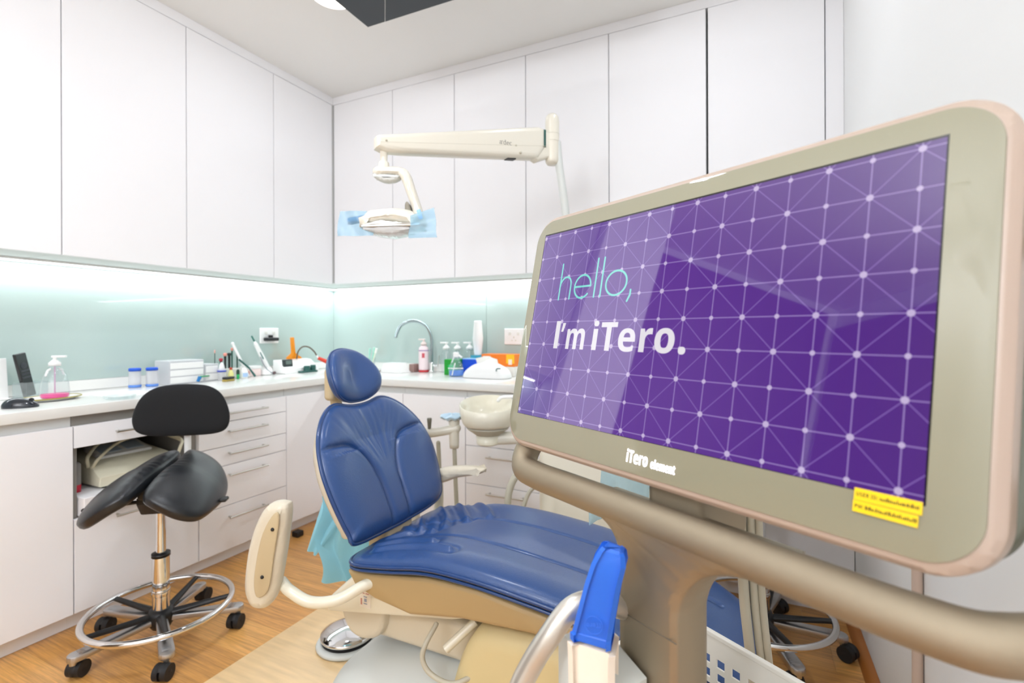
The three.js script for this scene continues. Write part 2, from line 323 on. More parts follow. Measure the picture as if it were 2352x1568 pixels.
// ---------------------------------------------------------------- dental chair (head end towards the left wall)
{
  const chair = thing('dental_chair', 'blue leather dental chair with beige frame in the middle of the room', 'dental chair', [1.9, 0, 1.64]);
  const wx = 1.9, wz = 1.64;                       // chair axes: x along the seat, z across
  const Lc = (p) => V(p.x - wx, p.y, p.z - wz);
  // backrest
  const a = 25 * PI / 180, up = V(-Math.sin(a), Math.cos(a), 0), nr = V(Math.cos(a), Math.sin(a), 0), B = V(1.925, 0.53, 1.64);
  const seamL = spl([[-0.26, 0.298], [-0.183, 0.297], [-0.13, 0.29], [-0.1, 0.272], [-0.075, 0.238], [-0.058, 0.2], [-0.05, 0.165], [-0.045, 0.12], [-0.044, 0.07], [-0.045, 0.0]]);
  const seamR = seamL.map(([x, y]) => [-x, y]);
  const bo = [[-0.219, 0.014], [-0.05, 0.004], [0.05, 0.004], [0.16, 0.009], [0.221, 0.028], [0.246, 0.085], [0.262, 0.17], [0.262, 0.24], [0.242, 0.315], [0.2, 0.378], [0.15, 0.418], [0.105, 0.431], [0.05, 0.421], [0, 0.417], [-0.05, 0.421], [-0.105, 0.431], [-0.15, 0.418], [-0.2, 0.378], [-0.242, 0.315], [-0.262, 0.24], [-0.262, 0.17], [-0.252, 0.1], [-0.238, 0.045]];
  const bmap = (s, t, h) => Lc(B.clone().addScaledVector(up, t).addScaledVector(nr, h + 0.03 * Math.pow(Math.abs(s) / 0.26, 2)).add(V(0, 0, -s)));
  const back = cushion({
    outline: bo, T: 0.036, bottom: 0.014, pw: 8, map: bmap, rings: 90, n: 260,
    detail: (s, t) => {
      const dl = segDist(s, t, seamL), dr = segDist(s, t, seamR), d = Math.min(dl, dr);
      let h = -0.009 * gauss(d, 0.0045) - 0.006 * gauss(d, 0.013);
      const yoke = Math.max(0, Math.min(1, (t - 0.2) / 0.1)) * Math.max(0, 1 - Math.abs(s) / 0.24);
      h -= 0.012 * yoke * Math.max(0, 1 - Math.abs(t - 0.3) / 0.16);                                    // sagging yoke
      const ang = Math.atan2(s, t - 0.14);
      h += 0.0075 * yoke * (fbm(ang * 9 + 4, t * 5, 3) - 0.45) * 2;                                       // folds fanning up from the lumbar
      h += 0.003 * (fbm(s * 9 + 7, t * 7 + 2, 2) - 0.38) * 2;
      if (t < 0.27 && Math.abs(s) > 0.05) h += 0.006 * gauss(Math.abs(s) - 0.15, 0.08);
      return h;
    },
  });
  const bk = obj('backrest', back.g, M.blue, chair);
  obj('piping', tube(back.edge(0.004, 1.004), 0.0065, 200, 8, true), M.bluePipe, bk);
  obj('back_shell', cushion({ outline: bo.map(([s, t]) => [s * 0.93, 0.22 + (t - 0.22) * 0.93]), T: 0.006, bottom: 0.05, pw: 10, map: (s, t, h) => bmap(s, t, h - 0.02), n: 90, rings: 16 }).g, M.beige, chair);
  // headrest
  const a2 = 22 * PI / 180, up2 = V(-Math.sin(a2), Math.cos(a2), 0), nr2 = V(Math.cos(a2), Math.sin(a2), 0), Hc = V(1.728, 0.945, 1.64);
  const ho = [[0, -0.026], [0.05, -0.022], [0.093, -0.002], [0.113, 0.035], [0.109, 0.08], [0.088, 0.12], [0.055, 0.152], [0, 0.166], [-0.055, 0.152], [-0.088, 0.12], [-0.109, 0.08], [-0.113, 0.035], [-0.093, -0.002], [-0.05, -0.022]];
  const hmap = (s, t, h) => Lc(Hc.clone().addScaledVector(up2, t).addScaledVector(nr2, h + 0.008 + 0.032 * Math.pow(Math.abs(s) / 0.11, 2) * (1 - t * 1.2)).add(V(0, 0, -s)));
  const head = cushion({ outline: ho, T: 0.034, bottom: 0.03, pw: 4, map: hmap, n: 140, rings: 50, detail: (s, t) => -0.012 * gauss(s, 0.045) * gauss(t - 0.06, 0.08) + 0.0015 * (fbm(s * 30, t * 30, 2) - 0.4) });
  const hr = obj('headrest', head.g, M.blue, chair);
  obj('piping', tube(head.edge(0.0, 1.004), 0.004, 120, 8, true), M.bluePipe, hr);
  obj('headrest_bracket', [tube([Lc(V(1.66, 1.02, 1.64)), Lc(V(1.645, 0.95, 1.64)), Lc(V(1.67, 0.86, 1.64)), Lc(V(1.735, 0.78, 1.64))], 0.02, 30), bx(-0.262, -0.222, 0.925, 1.04, -0.05, 0.05, 0.015)], M.beigeWarm, chair);
  // seat and leg cushion: bends down over its length
  const prof = new THREE.CatmullRomCurve3([V(-0.02, 0.488, 0), V(0.05, 0.489, 0), V(0.17, 0.505, 0), V(0.3, 0.526, 0), V(0.42, 0.527, 0), V(0.56, 0.516, 0), V(0.7, 0.498, 0), V(0.85, 0.462, 0), V(1.0, 0.418, 0), V(1.12, 0.38, 0)]).getPoints(200);
  const py = (x) => { let i = 0; while (i < 199 && prof[i + 1].x < x) i++; const p = prof[i], q = prof[i + 1], u = (x - p.x) / (q.x - p.x); return p.y + (q.y - p.y) * u; };
  const so = [[0.0, 0.0], [0.004, 0.12], [0.015, 0.2], [0.05, 0.239], [0.13, 0.246], [0.3, 0.246], [0.5, 0.246], [0.7, 0.243], [0.88, 0.232], [1.0, 0.205], [1.075, 0.15], [1.1, 0.07], [1.103, 0], [1.1, -0.07], [1.075, -0.15], [1.0, -0.205], [0.88, -0.232], [0.7, -0.243], [0.5, -0.246], [0.3, -0.246], [0.13, -0.246], [0.05, -0.239], [0.015, -0.2], [0.004, -0.12]];
  const smap = (s, t, h) => V(s, py(s) + h + 0.012 * Math.pow(Math.abs(t) / 0.246, 2), -t);
  const lines = [spl([[0.1, 0.05], [0.3, 0.075], [0.6, 0.085], [1.0, 0.07]]), spl([[0.1, -0.05], [0.3, -0.075], [0.6, -0.085], [1.0, -0.07]])];
  const folds = [[[0.02, 0.13], [0.09, 0.03], [0.13, -0.02]], [[0.05, 0.2], [0.15, 0.09], [0.19, 0.02]], [[0.12, 0.22], [0.21, 0.11], [0.25, 0.06]], [[0.19, 0.23], [0.28, 0.14], [0.31, 0.1]], [[0.02, -0.12], [0.08, -0.04], [0.12, -0.02]], [[0.06, -0.15], [0.15, -0.11], [0.24, -0.12]], [[0.09, -0.19], [0.2, -0.165], [0.33, -0.17]], [[0.02, 0.02], [0.09, 0.0], [0.17, -0.02]]].map((l) => spl(l, 16));
  const seat = cushion({
    outline: so, T: 0.04, bottom: 0.012, pw: 9, map: smap, n: 340, rings: 100, center: [0.5, 0],
    detail: (s, t) => {
      let h = -0.007 * (gauss(segDist(s, t, lines[0]), 0.005) + gauss(segDist(s, t, lines[1]), 0.005));
      for (const f of folds) { const d = segDist(s, t, f); h += 0.0085 * gauss(d, 0.011) - 0.005 * gauss(d - 0.019, 0.009); }
      const rear = Math.max(0, 1 - s / 0.35);
      h += 0.01 * rear * (fbm(s * 14 + t * 8, t * 16 - s * 6, 3) - 0.45) + 0.008 * (fbm(s * 5, t * 6 + 3, 2) - 0.38);
      h -= 0.006 * gauss(s - 0.12, 0.1) * gauss(t, 0.1);
      if (Math.abs(t) > 0.2 && s < 0.3) h += 0.002 * Math.sin(s * 160 + t * 40) * rear * gauss(Math.abs(t) - 0.225, 0.02);
      return h;
    },
  });
  const sm = obj('seat_cushion', seat.g, M.blue, chair);
  obj('piping', [tube(seat.edge(0.004, 1.003), 0.0055, 300, 8, true), tube(seat.edge(-0.0085, 1.001), 0.0045, 300, 8, true)], M.bluePipe, sm);
  // seat pan and structure under it (side outlines extruded across the chair)
  const side = (pts, z0, z1, b, sm2) => ext(sm2 ? smooth(pts) : poly(pts), z1 - z0, b, 4).translate(0, 0, z0);
  obj('seat_pan', creased(side([[0.02, 0.477], [0.12, 0.485], [0.3, 0.512], [0.45, 0.513], [0.7, 0.484], [1.0, 0.405], [1.06, 0.38], [1.03, 0.372], [0.8, 0.405], [0.6, 0.44], [0.4, 0.428], [0.24, 0.4], [0.12, 0.416], [0.05, 0.437]], -0.234, 0.234, 0.013), 0.7), S(0xb59a6c, 0.45), chair);
  const plate = obj('support_plate', creased(side([[-0.125, 0.318], [-0.09, 0.36], [0.0, 0.44], [0.14, 0.46], [0.3, 0.45], [0.4, 0.44], [0.42, 0.41], [0.34, 0.385], [0.2, 0.36], [0.08, 0.338], [-0.1, 0.305]], -0.19, 0.185, 0.012), 0.7), M.cream, chair);
  const lc = document.createElement('canvas'); lc.width = 128; lc.height = 128; const lx = lc.getContext('2d'); lx.fillStyle = '#efe6d6'; lx.fillRect(0, 0, 128, 128);
  lx.fillStyle = '#c58b7a'; for (const [x, y, w, h] of [[12, 12, 46, 9], [68, 12, 40, 9], [12, 60, 18, 50]]) lx.fillRect(x, y, w, h); lx.fillStyle = '#9ba3b4'; for (const [x, y, w, h] of [[46, 38, 40, 10], [52, 56, 30, 26], [46, 92, 42, 8]]) lx.fillRect(x, y, w, h);
  const lt = new THREE.CanvasTexture(lc); lt.colorSpace = THREE.SRGBColorSpace;
  obj('rating_label', new THREE.PlaneGeometry(0.042, 0.048).translate(0.045, 0.376, 0.1856), S(0xffffff, 0.6, { map: lt }), plate);
  obj('pivot_cover', [creased(side([[-0.115, 0.31], [-0.112, 0.26], [-0.085, 0.215], [-0.04, 0.2], [0.01, 0.21], [0.045, 0.24], [0.058, 0.29], [0.055, 0.335], [-0.05, 0.335]], -0.12, 0.12, 0.018, true), 0.8)], M.beige, chair);
  obj('lift_arm', creased(side([[0.0, 0.305], [0.03, 0.32], [0.36, 0.325], [0.6, 0.3], [0.6, 0.17], [0.3, 0.205], [0.0, 0.205], [-0.03, 0.25]], -0.09, 0.09, 0.02), 0.7), M.beige, chair);
  obj('motor_cover', creased(side([[0.3, 0.05], [0.33, 0.2], [0.38, 0.33], [0.46, 0.39], [0.7, 0.4], [0.86, 0.37], [0.92, 0.2], [0.94, 0.05]], -0.19, 0.19, 0.05, true), 0.8), S(0xe0cf9c, 0.5), chair);
  obj('floor_base', cushion({ outline: [[-0.16, 0.1], [-0.17, 0], [-0.16, -0.1], [-0.1, -0.19], [0.05, -0.225], [0.5, -0.23], [0.95, -0.2], [1.02, 0], [0.95, 0.2], [0.5, 0.23], [0.05, 0.225], [-0.1, 0.19]], T: 0.2, bottom: 0.001, pw: 2.6, n: 120, rings: 40, map: (s, t, h) => V(s, 0.002 + Math.max(0, h), -t) }).g, M.baseGrey, chair);
  obj('cable', tube([[0.27, 0.34, 0.15], [0.26, 0.3, 0.19], [0.26, 0.265, 0.2], [0.29, 0.235, 0.2], [0.36, 0.232, 0.2], [0.43, 0.27, 0.17]], 0.007, 40), M.hose, chair);
  obj('cross_link', rod(V(0.32, 0.3, 0.18), V(0.38, 0.36, 0.12), 0.012), M.cream, chair);
  // near armrest swung up, far armrest down
  const pad = (name, pts, w, parent, mat) => obj(name, creased(ext(smooth(pts), w, w * 0.42, 5).translate(0, 0, -w / 2), 0.9), mat, parent);
  const armN = pad('armrest', [[-0.205, 0.425], [-0.213, 0.47], [-0.2, 0.57], [-0.172, 0.65], [-0.14, 0.69], [-0.1, 0.695], [-0.086, 0.68], [-0.092, 0.61], [-0.11, 0.5], [-0.125, 0.44], [-0.15, 0.405], [-0.185, 0.403]], 0.062, chair, M.beige);
  armN.position.set(0.0, 0, 0.31); armN.rotation.y = 0.35;
  obj('armrest_insert', creased(ext(smooth([[-0.165, 0.445], [-0.172, 0.5], [-0.15, 0.61], [-0.115, 0.672], [-0.1, 0.66], [-0.115, 0.56], [-0.132, 0.465]]), 0.006, 0.0025, 2).translate(0, 0, 0.0305), 0.9), M.beigeWarm, armN);
  obj('screw', [sph(0.005, -0.118, 0.63, 0.0365), sph(0.005, -0.148, 0.5, 0.0365)], M.black, armN);
  obj('armrest_tube', tube([[-0.13, 0.457, 0.33], [-0.09, 0.442, 0.335], [-0.03, 0.418, 0.32], [0.04, 0.425, 0.29], [0.09, 0.452, 0.24], [0.13, 0.462, 0.19]], 0.0155, 60, 16), M.cream, chair);
  const armF = pad('armrest', [[-0.06, 0.612], [0.0, 0.64], [0.06, 0.655], [0.13, 0.664], [0.185, 0.662], [0.19, 0.65], [0.16, 0.635], [0.08, 0.615], [0.02, 0.59], [-0.02, 0.58], [-0.06, 0.585]], 0.06, chair, M.beige);
  armF.position.set(0, 0, -0.285);
  obj('armrest_post', [tube([[-0.01, 0.59, -0.285], [-0.01, 0.5, -0.285], [0.0, 0.46, -0.25], [0.05, 0.45, -0.2]], 0.017, 40, 14)], M.cream, chair);
  obj('rear_link', bx(-0.05, 0.03, 0.43, 0.55, -0.07, 0.07, 0.015), M.beigeWarm, chair);
}
// patient napkin hanging behind the backrest, foot control, small black stop
{
  const wave = (nx, ny, f) => { const g = new THREE.PlaneGeometry(1, 1, nx, ny), p = g.attributes.position; for (let i = 0; i < p.count; i++) { const q = f(p.getX(i) + 0.5, p.getY(i) + 0.5); p.setXYZ(i, q[0], q[1], q[2]); } g.computeVertexNormals(); return g; };
  globalThis.wave = wave;
  const t = thing('patient_bib', 'light blue paper bib hanging behind the dental chair backrest', 'bib', [0, 0, 0]);
  obj('sheet', wave(24, 24, (u, v) => [1.66 + 0.12 * u + 0.015 * Math.sin(v * 9 + u * 4), 0.32 + 0.29 * v - 0.02 * u, 1.72 - 0.1 * u + 0.012 * Math.sin(u * 14 + v * 3)]), M.bib, t);
  obj('tie', wave(12, 12, (u, v) => { const w = 0.035 + 0.1 * v; return [1.615 + 0.06 * v + w * (u - 0.1) * 0.75, 0.425 + 0.17 * v - 0.02 * u * (1 - v), 1.735 - 0.02 * v - 0.4 * w * u + 0.006 * Math.sin(u * 9)]; }), M.bib, t);
  const f = thing('foot_control', 'round chrome disc foot control on the floor beside the chair base', 'foot control', [1.61, 0, 1.545]);
  obj('base_ring', lathe([[0, 0.001], [0.108, 0.001], [0.113, 0.01], [0.108, 0.018], [0.095, 0.022], [0, 0.022]]), M.baseGrey, f);
  obj('gasket', lathe([[0, 0.022], [0.093, 0.022], [0.093, 0.032], [0, 0.032]]), M.black, f);
  obj('disc', lathe([[0, 0.032], [0.088, 0.032], [0.097, 0.036], [0.096, 0.046], [0.07, 0.058], [0.03, 0.064], [0, 0.065]], 56), M.chrome, f);
  tag(obj('door_stop', bx(0.62, 0.67, 0.002, 0.032, 0.9, 0.945, 0.006), M.black), 'small black block on the floor by the white plinth', 'block');
  // thin slab with paler wood grain on the floor
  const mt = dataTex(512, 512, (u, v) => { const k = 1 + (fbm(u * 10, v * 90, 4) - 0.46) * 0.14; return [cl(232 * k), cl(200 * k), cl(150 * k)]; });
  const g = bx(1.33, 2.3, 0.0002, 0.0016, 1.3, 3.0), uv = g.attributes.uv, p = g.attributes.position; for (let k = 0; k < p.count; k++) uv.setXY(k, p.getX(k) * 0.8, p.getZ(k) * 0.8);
  tag(obj('floor_slab', g, P(0xffffff, 0.3, { map: mt, clearcoat: 0.2, clearcoatRoughness: 0.25 })), 'thin pale wood-toned slab on the floor left of the chair base', 'mat');
}

// ---------------------------------------------------------------- saddle stools
function makeStool(label, pos, turn, baseTurn) {
  const t = thing('saddle_stool', label, 'stool', pos, turn, 'black saddle stools');
  const R = 0.26;
  for (let k = 0; k < 5; k++) {
    const an = baseTurn + k * 2 * PI / 5, c = Math.cos(an), s = Math.sin(an), q = (r, y, o = 0) => V(r * c - o * s, y, r * s + o * c);
    // arm: tapered silver bar
    const arm = new THREE.Shape(); arm.moveTo(0.03, -0.018); arm.lineTo(R - 0.03, -0.024); arm.absarc(R - 0.006, 0, 0.024, -PI / 2, PI / 2); arm.lineTo(0.03, 0.018); arm.closePath();
    const g = ext(arm, 0.022, 0.005, 2).rotateX(PI / 2).translate(0, 0.096, 0); const p = g.attributes.position;
    for (let i = 0; i < p.count; i++) p.setY(i, p.getY(i) - 0.012 * p.getX(i) / R); g.computeVertexNormals();
    const am = obj('base_arm', creased(g.rotateY(-an), 0.5), M.alu, t);
    const ribs = []; for (let j = 0; j < 7; j++) ribs.push(bx(R - 0.07 + j * 0.009, R - 0.066 + j * 0.009, 0.0835, 0.0865, -0.014, 0.014).rotateY(-an));
    obj('tread_rib', ribs, M.alu, am);
    // caster, trailing at its own angle
    const ta = an + (k * 1.9 + 0.7), tx = Math.cos(ta) * 0.018, tz = Math.sin(ta) * 0.018, C = q(R, 0);
    const wheel = (o) => new THREE.CylinderGeometry(0.027, 0.027, 0.019, 26).rotateX(PI / 2).translate(0, 0, o);
    const cs = obj('caster', [...[-0.0135, 0.0135].map((o) => wheel(o)), new THREE.SphereGeometry(0.029, 20, 12, 0, PI * 2, 0, PI / 2).scale(1, 1, 0.85).rotateZ(0.5)].map((x) => x.rotateY(-ta).translate(C.x + tx, 0.0275, C.z + tz)), M.rubber, t);
    obj('caster_stem', cyl(0.011, 0.011, 0.032, C.x, 0.05, C.z, 16), M.steel, cs);
    // foot ring spoke
    obj('ring_spoke', [rod(q(0.03, 0.1), q(0.225, 0.123), 0.012, 0.009), rod(q(0.03, 0.1, 0.01), q(0.2, 0.118, 0.002), 0.009, 0.007)], M.black, t);
  }
  obj('foot_ring', ringTorus(0.235, 0.0115, 0.125), M.chrome, t);
  obj('hub', lathe([[0, 0.05], [0.03, 0.05], [0.042, 0.07], [0.045, 0.1], [0.036, 0.12], [0, 0.122]]), M.black, t);
  obj('column', [cyl(0.028, 0.028, 0.2, 0, 0.12, 0), lathe([[0.0285, 0.17], [0.0305, 0.174], [0.0305, 0.19], [0.0285, 0.194]])], M.chrome, t);
  obj('column_collar', lathe([[0.0, 0.317], [0.0305, 0.317], [0.0305, 0.33], [0.014, 0.334], [0, 0.334]]), M.black, t);
  obj('gas_lift', [cyl(0.0165, 0.0165, 0.17, 0, 0.33, 0)], M.chrome, t);
  // tilt mechanism
  obj('mechanism', [creased(ext(poly([[-0.075, 0.0], [0.055, 0.0], [0.085, 0.045], [0.085, 0.07], [-0.1, 0.07], [-0.1, 0.04]]), 0.09, 0.008, 2).translate(0, 0.495, -0.045), 0.5), bx(-0.09, 0.1, 0.56, 0.6, -0.035, 0.035, 0.01)], M.black, t);
  obj('tilt_lever', tube([[0.02, 0.535, 0.04], [0.03, 0.53, 0.12], [0.05, 0.53, 0.2], [0.055, 0.525, 0.225]], 0.007, 24), M.black, t);
  obj('height_lever', [tube([[0.0, 0.535, -0.04], [0.0, 0.528, -0.13], [0.01, 0.52, -0.2]], 0.007, 24), bx(-0.01, 0.03, 0.512, 0.526, -0.235, -0.19, 0.006)], M.black, t);
  // two saddle halves, split lengthwise (x is forward)
  for (const sd of [1, -1]) {
    const o = [[-0.2, 0.03], [-0.19, 0.14], [-0.13, 0.2], [-0.04, 0.225], [0.06, 0.225], [0.15, 0.205], [0.2, 0.15], [0.205, 0.07], [0.17, 0.025], [0.05, 0.014], [-0.1, 0.012], [-0.17, 0.012]];
    const h = cushion({
      outline: o, T: 0.034, bottom: 0.038, pw: 3.4, n: 130, rings: 36, center: [0, 0.12],
      map: (x, w, hh) => { const drop = 1.5 * Math.pow(Math.max(0, w - 0.01), 1.6), rise = 0.42 * Math.pow(Math.max(0, -x - 0.04), 1.5), nose = 0.55 * Math.pow(Math.max(0, x), 1.6); return V(x, 0.64 - drop + rise - nose + hh * 0.94, sd * (w * 0.93 + hh * 0.5)); },
      detail: (x, w) => w < 0.06 ? 0.0025 * Math.sin(x * 190) * gauss(w - 0.012, 0.03) * (x > -0.06 ? 1 : 0.2) : 0,
    });
    const m = obj('saddle_half', h.g, M.blackLeather, t);
    m.geometry = sd > 0 ? (() => { const p = m.geometry; const ix = p.attributes.position, n = ix.count; for (let i = 0; i < n; i += 3) { for (const k of ['position', 'normal', 'uv']) { const at = p.attributes[k], sz = at.itemSize; for (let c = 0; c < sz; c++) { const q = at.array[(i + 1) * sz + c]; at.array[(i + 1) * sz + c] = at.array[(i + 2) * sz + c]; at.array[(i + 2) * sz + c] = q; } } } const nn = p.attributes.normal; for (let i = 0; i < nn.array.length; i++) nn.array[i] *= -1; return p; })() : m.geometry;
  }
  // backrest on a white curved post
  obj('back_post', [tube([[-0.1, 0.57, 0], [-0.19, 0.575, 0], [-0.225, 0.6, 0], [-0.235, 0.66, 0], [-0.232, 0.77, 0], [-0.225, 0.83, 0]], 0.013, 40, 12)], M.white, t);
  const bo = [[-0.165, -0.075], [-0.11, -0.095], [0, -0.1], [0.11, -0.095], [0.165, -0.075], [0.182, -0.03], [0.172, 0.025], [0.145, 0.075], [0.1, 0.105], [0.04, 0.115], [-0.04, 0.115], [-0.1, 0.105], [-0.145, 0.075], [-0.172, 0.025], [-0.182, -0.03]];
  obj('backrest', cushion({ outline: bo, T: 0.026, bottom: 0.022, pw: 4, n: 120, rings: 34, map: (s, y, h) => V(-0.205 + h + 0.75 * s * s, 0.83 + y, s) }).g, M.fabric, t);
  return t;
}
{
  // turn: the saddle's forward x axis; the star base keeps its own angle
  const fw = Math.atan2(0.8, 0.6);                       // world direction (x .6, z .8)
  makeStool('black split saddle stool with foot ring in front of the left drawers', [0.952, 0, 1.828], -fw, 26 * PI / 180 - fw);
  makeStool('second black saddle stool by right wall, mostly hidden behind the purple screen', [3.005, 0, 0.885], -(PI * 0.5), -PI / 2 - 0.09);
}
// ---------------------------------------------------------------- intraoral scanner trolley with tilted monitor
const font = await new FontLoader().loadAsync('fonts/droid/droid_sans_bold.typeface.json');
const serif = await new FontLoader().loadAsync('fonts/droid/droid_serif_regular.typeface.json');
const sans = await new FontLoader().loadAsync('fonts/droid/droid_sans_regular.typeface.json');
const text = (str, size, f = font, depth = 0.0004) => { const g = new TextGeometry(str, { font: f, size, depth, curveSegments: 6, bevelEnabled: false }); g.computeBoundingBox(); return g; };
const SCAN = [2.663, 0, 2.306], SCAN_TURN = -29.8 * PI / 180;
{
  const t = thing('scanner_trolley', 'dental scanner trolley with big tilted touchscreen showing purple hello screen', 'scanner', SCAN, SCAN_TURN);
  const tilt = new THREE.Matrix4().makeRotationX(-11.53 * PI / 180); tilt.setPosition(0, 1.3096, -0.0536);   // monitor axes: origin at the picture's top left corner
  const mon = (g) => flat(g).clone().applyMatrix4(tilt);
  const X0 = -0.0285, X1 = 0.5165, Y0 = -0.3135, Y1 = 0.0315, CR = 0.042;
  const rim = P(0xb8a596, 0.38, { clearcoat: 0.2 });
  const housing = obj('monitor_housing', mon([creased(ext(rrect(X0, X1, Y0, Y1, CR), 0.034, 0.008, 5, 14).translate(0, 0, -0.038), 0.7)]), rim, t);
  obj('rear_cover', mon(creased(ext(rrect(X0 + 0.006, X1 - 0.001, Y0 + 0.006, Y1 - 0.006, CR), 0.03, 0.012, 4, 12).translate(0.004, 0, -0.064), 0.7)), S(0x6f7368, 0.4), housing);
  const face = P(0x918f79, 0.75, { clearcoat: 1, clearcoatRoughness: 0.02 });
  obj('front_glass', mon(creased(ext(rrect(X0 + 0.0085, X1 - 0.0085, Y0 + 0.0085, Y1 - 0.0085, CR - 0.007), 0.004, 0.0008, 2, 14).translate(0, 0, -0.0055), 0.5)), face, housing);
  obj('screen_border', mon(bx(-0.0012, 0.4772, -0.2685, 0.0022, -0.002, -0.0012)), P(0x0b0b10, 0.2, { clearcoat: 1, clearcoatRoughness: 0.02 }), housing);
  // the picture on the screen
  const cw = 1904, ch = 1072, cv = document.createElement('canvas'); cv.width = cw; cv.height = ch; const x = cv.getContext('2d');
  const PX = cw / 0.476;
  const gr = x.createLinearGradient(0, 0, cw, 0); gr.addColorStop(0, '#6d4aa8'); gr.addColorStop(0.5, '#6636a2'); gr.addColorStop(1, '#562890'); x.fillStyle = gr; x.fillRect(0, 0, cw, ch);
  const nx = (i) => (0.4615 - 0.0328 * i) * PX, ny = (j) => (0.0047 + 0.0322 * j) * PX;
  x.lineCap = 'round';
  x.strokeStyle = '#a58cd0'; x.lineWidth = 4;
  for (let i = -1; i < 16; i++) { x.beginPath(); x.moveTo(nx(i), 0); x.lineTo(nx(i), ch); x.stroke(); }
  for (let j = 0; j < 9; j++) { x.beginPath(); x.moveTo(0, ny(j)); x.lineTo(cw, ny(j)); x.stroke(); }
  x.strokeStyle = '#8f6fc4'; x.lineWidth = 3.4;
  for (let i = -1; i < 15; i++) for (let j = -1; j < 9; j++) { x.beginPath(); if ((i + j) % 2 === 0) { x.moveTo(nx(i), ny(j)); x.lineTo(nx(i + 1), ny(j + 1)); } else { x.moveTo(nx(i + 1), ny(j)); x.lineTo(nx(i), ny(j + 1)); } x.stroke(); }
  x.fillStyle = '#d6c4ee';
  for (let i = -1; i < 16; i++) for (let j = 0; j < 9; j++) { x.beginPath(); x.arc(nx(i), ny(j), (i + j) % 2 === 0 ? 11 : 9, 0, 2 * PI); x.fill(); }
  // thin "hello,"
  x.strokeStyle = '#84f0e6'; x.lineWidth = 11; x.lineJoin = 'round';
  const base = 0.1015 * PX, xh = 0.0315 * PX, as = 0.0515 * PX; let cx = 0.0525 * PX;
  const ln = (...p) => { x.beginPath(); p.forEach(([a, b], i) => i ? x.lineTo(a, b) : x.moveTo(a, b)); x.stroke(); };
  const el = (a, b, rx, ry, s = 0, e = 2 * PI) => { x.beginPath(); x.ellipse(a, b, rx, ry, 0, s, e); x.stroke(); };
  const hw = 0.0225 * PX;
  ln([cx, base], [cx, base - as]); x.beginPath(); x.moveTo(cx, base - xh * 0.62); x.bezierCurveTo(cx + hw * 0.1, base - xh * 1.12, cx + hw, base - xh * 1.15, cx + hw, base - xh * 0.6); x.lineTo(cx + hw, base); x.stroke();
  cx += hw + 0.0085 * PX; const er = 0.0155 * PX; el(cx + er, base - xh / 2, er, xh / 2, 0.75, 2 * PI); ln([cx, base - xh / 2], [cx + 2 * er, base - xh / 2]);
  cx += 2 * er + 0.0085 * PX; ln([cx, base], [cx, base - as]); cx += 0.0115 * PX; ln([cx, base], [cx, base - as]);
  cx += 0.008 * PX; el(cx + er * 1.12, base - xh / 2, er * 1.12, xh / 2); cx += 2.24 * er + 0.0065 * PX; ln([cx + 6, base - 20], [cx + 6, base + 4], [cx - 9, base + 34]);
  // bold line
  x.fillStyle = '#fbf7ff'; x.font = 'bold 212px sans-serif'; x.textBaseline = 'alphabetic';
  const by = 0.1712 * PX, capH = 0.0385 * PX; x.fillRect(0.0575 * PX, by - capH, 0.0088 * PX, capH);
  const put = (str, a, b) => { const wd = x.measureText(str).width; x.save(); x.translate(a * PX, by); x.scale((b - a) * PX / wd, 0.94); x.fillText(str, 0, 0); x.restore(); };
  put('\u2019', 0.069, 0.0775); put('m', 0.079, 0.121); put('iTero.', 0.1285, 0.275);
  const st = new THREE.CanvasTexture(cv); st.colorSpace = THREE.SRGBColorSpace;
  const sg = new THREE.PlaneGeometry(0.476, 0.268).translate(0.238, -0.134, 0);
  obj('screen', mon(sg.translate(0, 0, -0.0009)), P(0x050507, 0.03, { ior: 1.75, emissive: 0xffffff, emissiveMap: st, emissiveIntensity: 1.1, clearcoat: 1, clearcoatRoughness: 0.02 }), housing);
  // yellow tape labels (print too small to read)
  const tapeTex = (head, n) => {
    const c = document.createElement('canvas'); c.width = 512; c.height = 96; const q = c.getContext('2d'); q.fillStyle = '#f4cf0c'; q.fillRect(0, 0, 512, 96); q.fillStyle = '#33270a'; q.font = 'bold 44px sans-serif'; q.fillText(head, 14, 62);
    let px = 24 + q.measureText(head).width; let s2 = n; while (px < 488) { s2 = (s2 * 73 + 11) % 97; const w = 7 + s2 % 9, h = 18 + (s2 % 4) * 5; q.fillRect(px, 62 - h, w, h); px += w + 4 + (s2 % 3); }
    const o = new THREE.CanvasTexture(c); o.colorSpace = THREE.SRGBColorSpace; return o;
  };
  const tape = (g, tex) => { const o = obj('tape_label', mon(g), S(0xffffff, 0.45, { map: tex }), housing); o.userData.label = 'yellow printed tape label'; };
  tape(new THREE.PlaneGeometry(0.041, 0.0088).translate(0.4555, -0.2706, 0.0004), tapeTex('USER ID:', 5));
  tape(new THREE.PlaneGeometry(0.0395, 0.0082).rotateZ(-0.01).translate(0.4545, -0.2795, 0.0008), tapeTex('PW:', 31));
  // lit lettering under the picture
  const glow = new THREE.MeshStandardMaterial({ color: 0xffffff, emissive: 0xf4ecff, emissiveIntensity: 2.4 });
  const a = text('iTero', 0.0135), b = text('element', 0.0092); const aw = a.boundingBox.max.x, bw = b.boundingBox.max.x;
  obj('lit_lettering', mon([a.scale(0.03 / aw, 1, 1).translate(0.212, -0.294, -0.0013), b.scale(0.031 / bw, 1, 1).translate(0.246, -0.294, -0.0013)]), glow, housing);
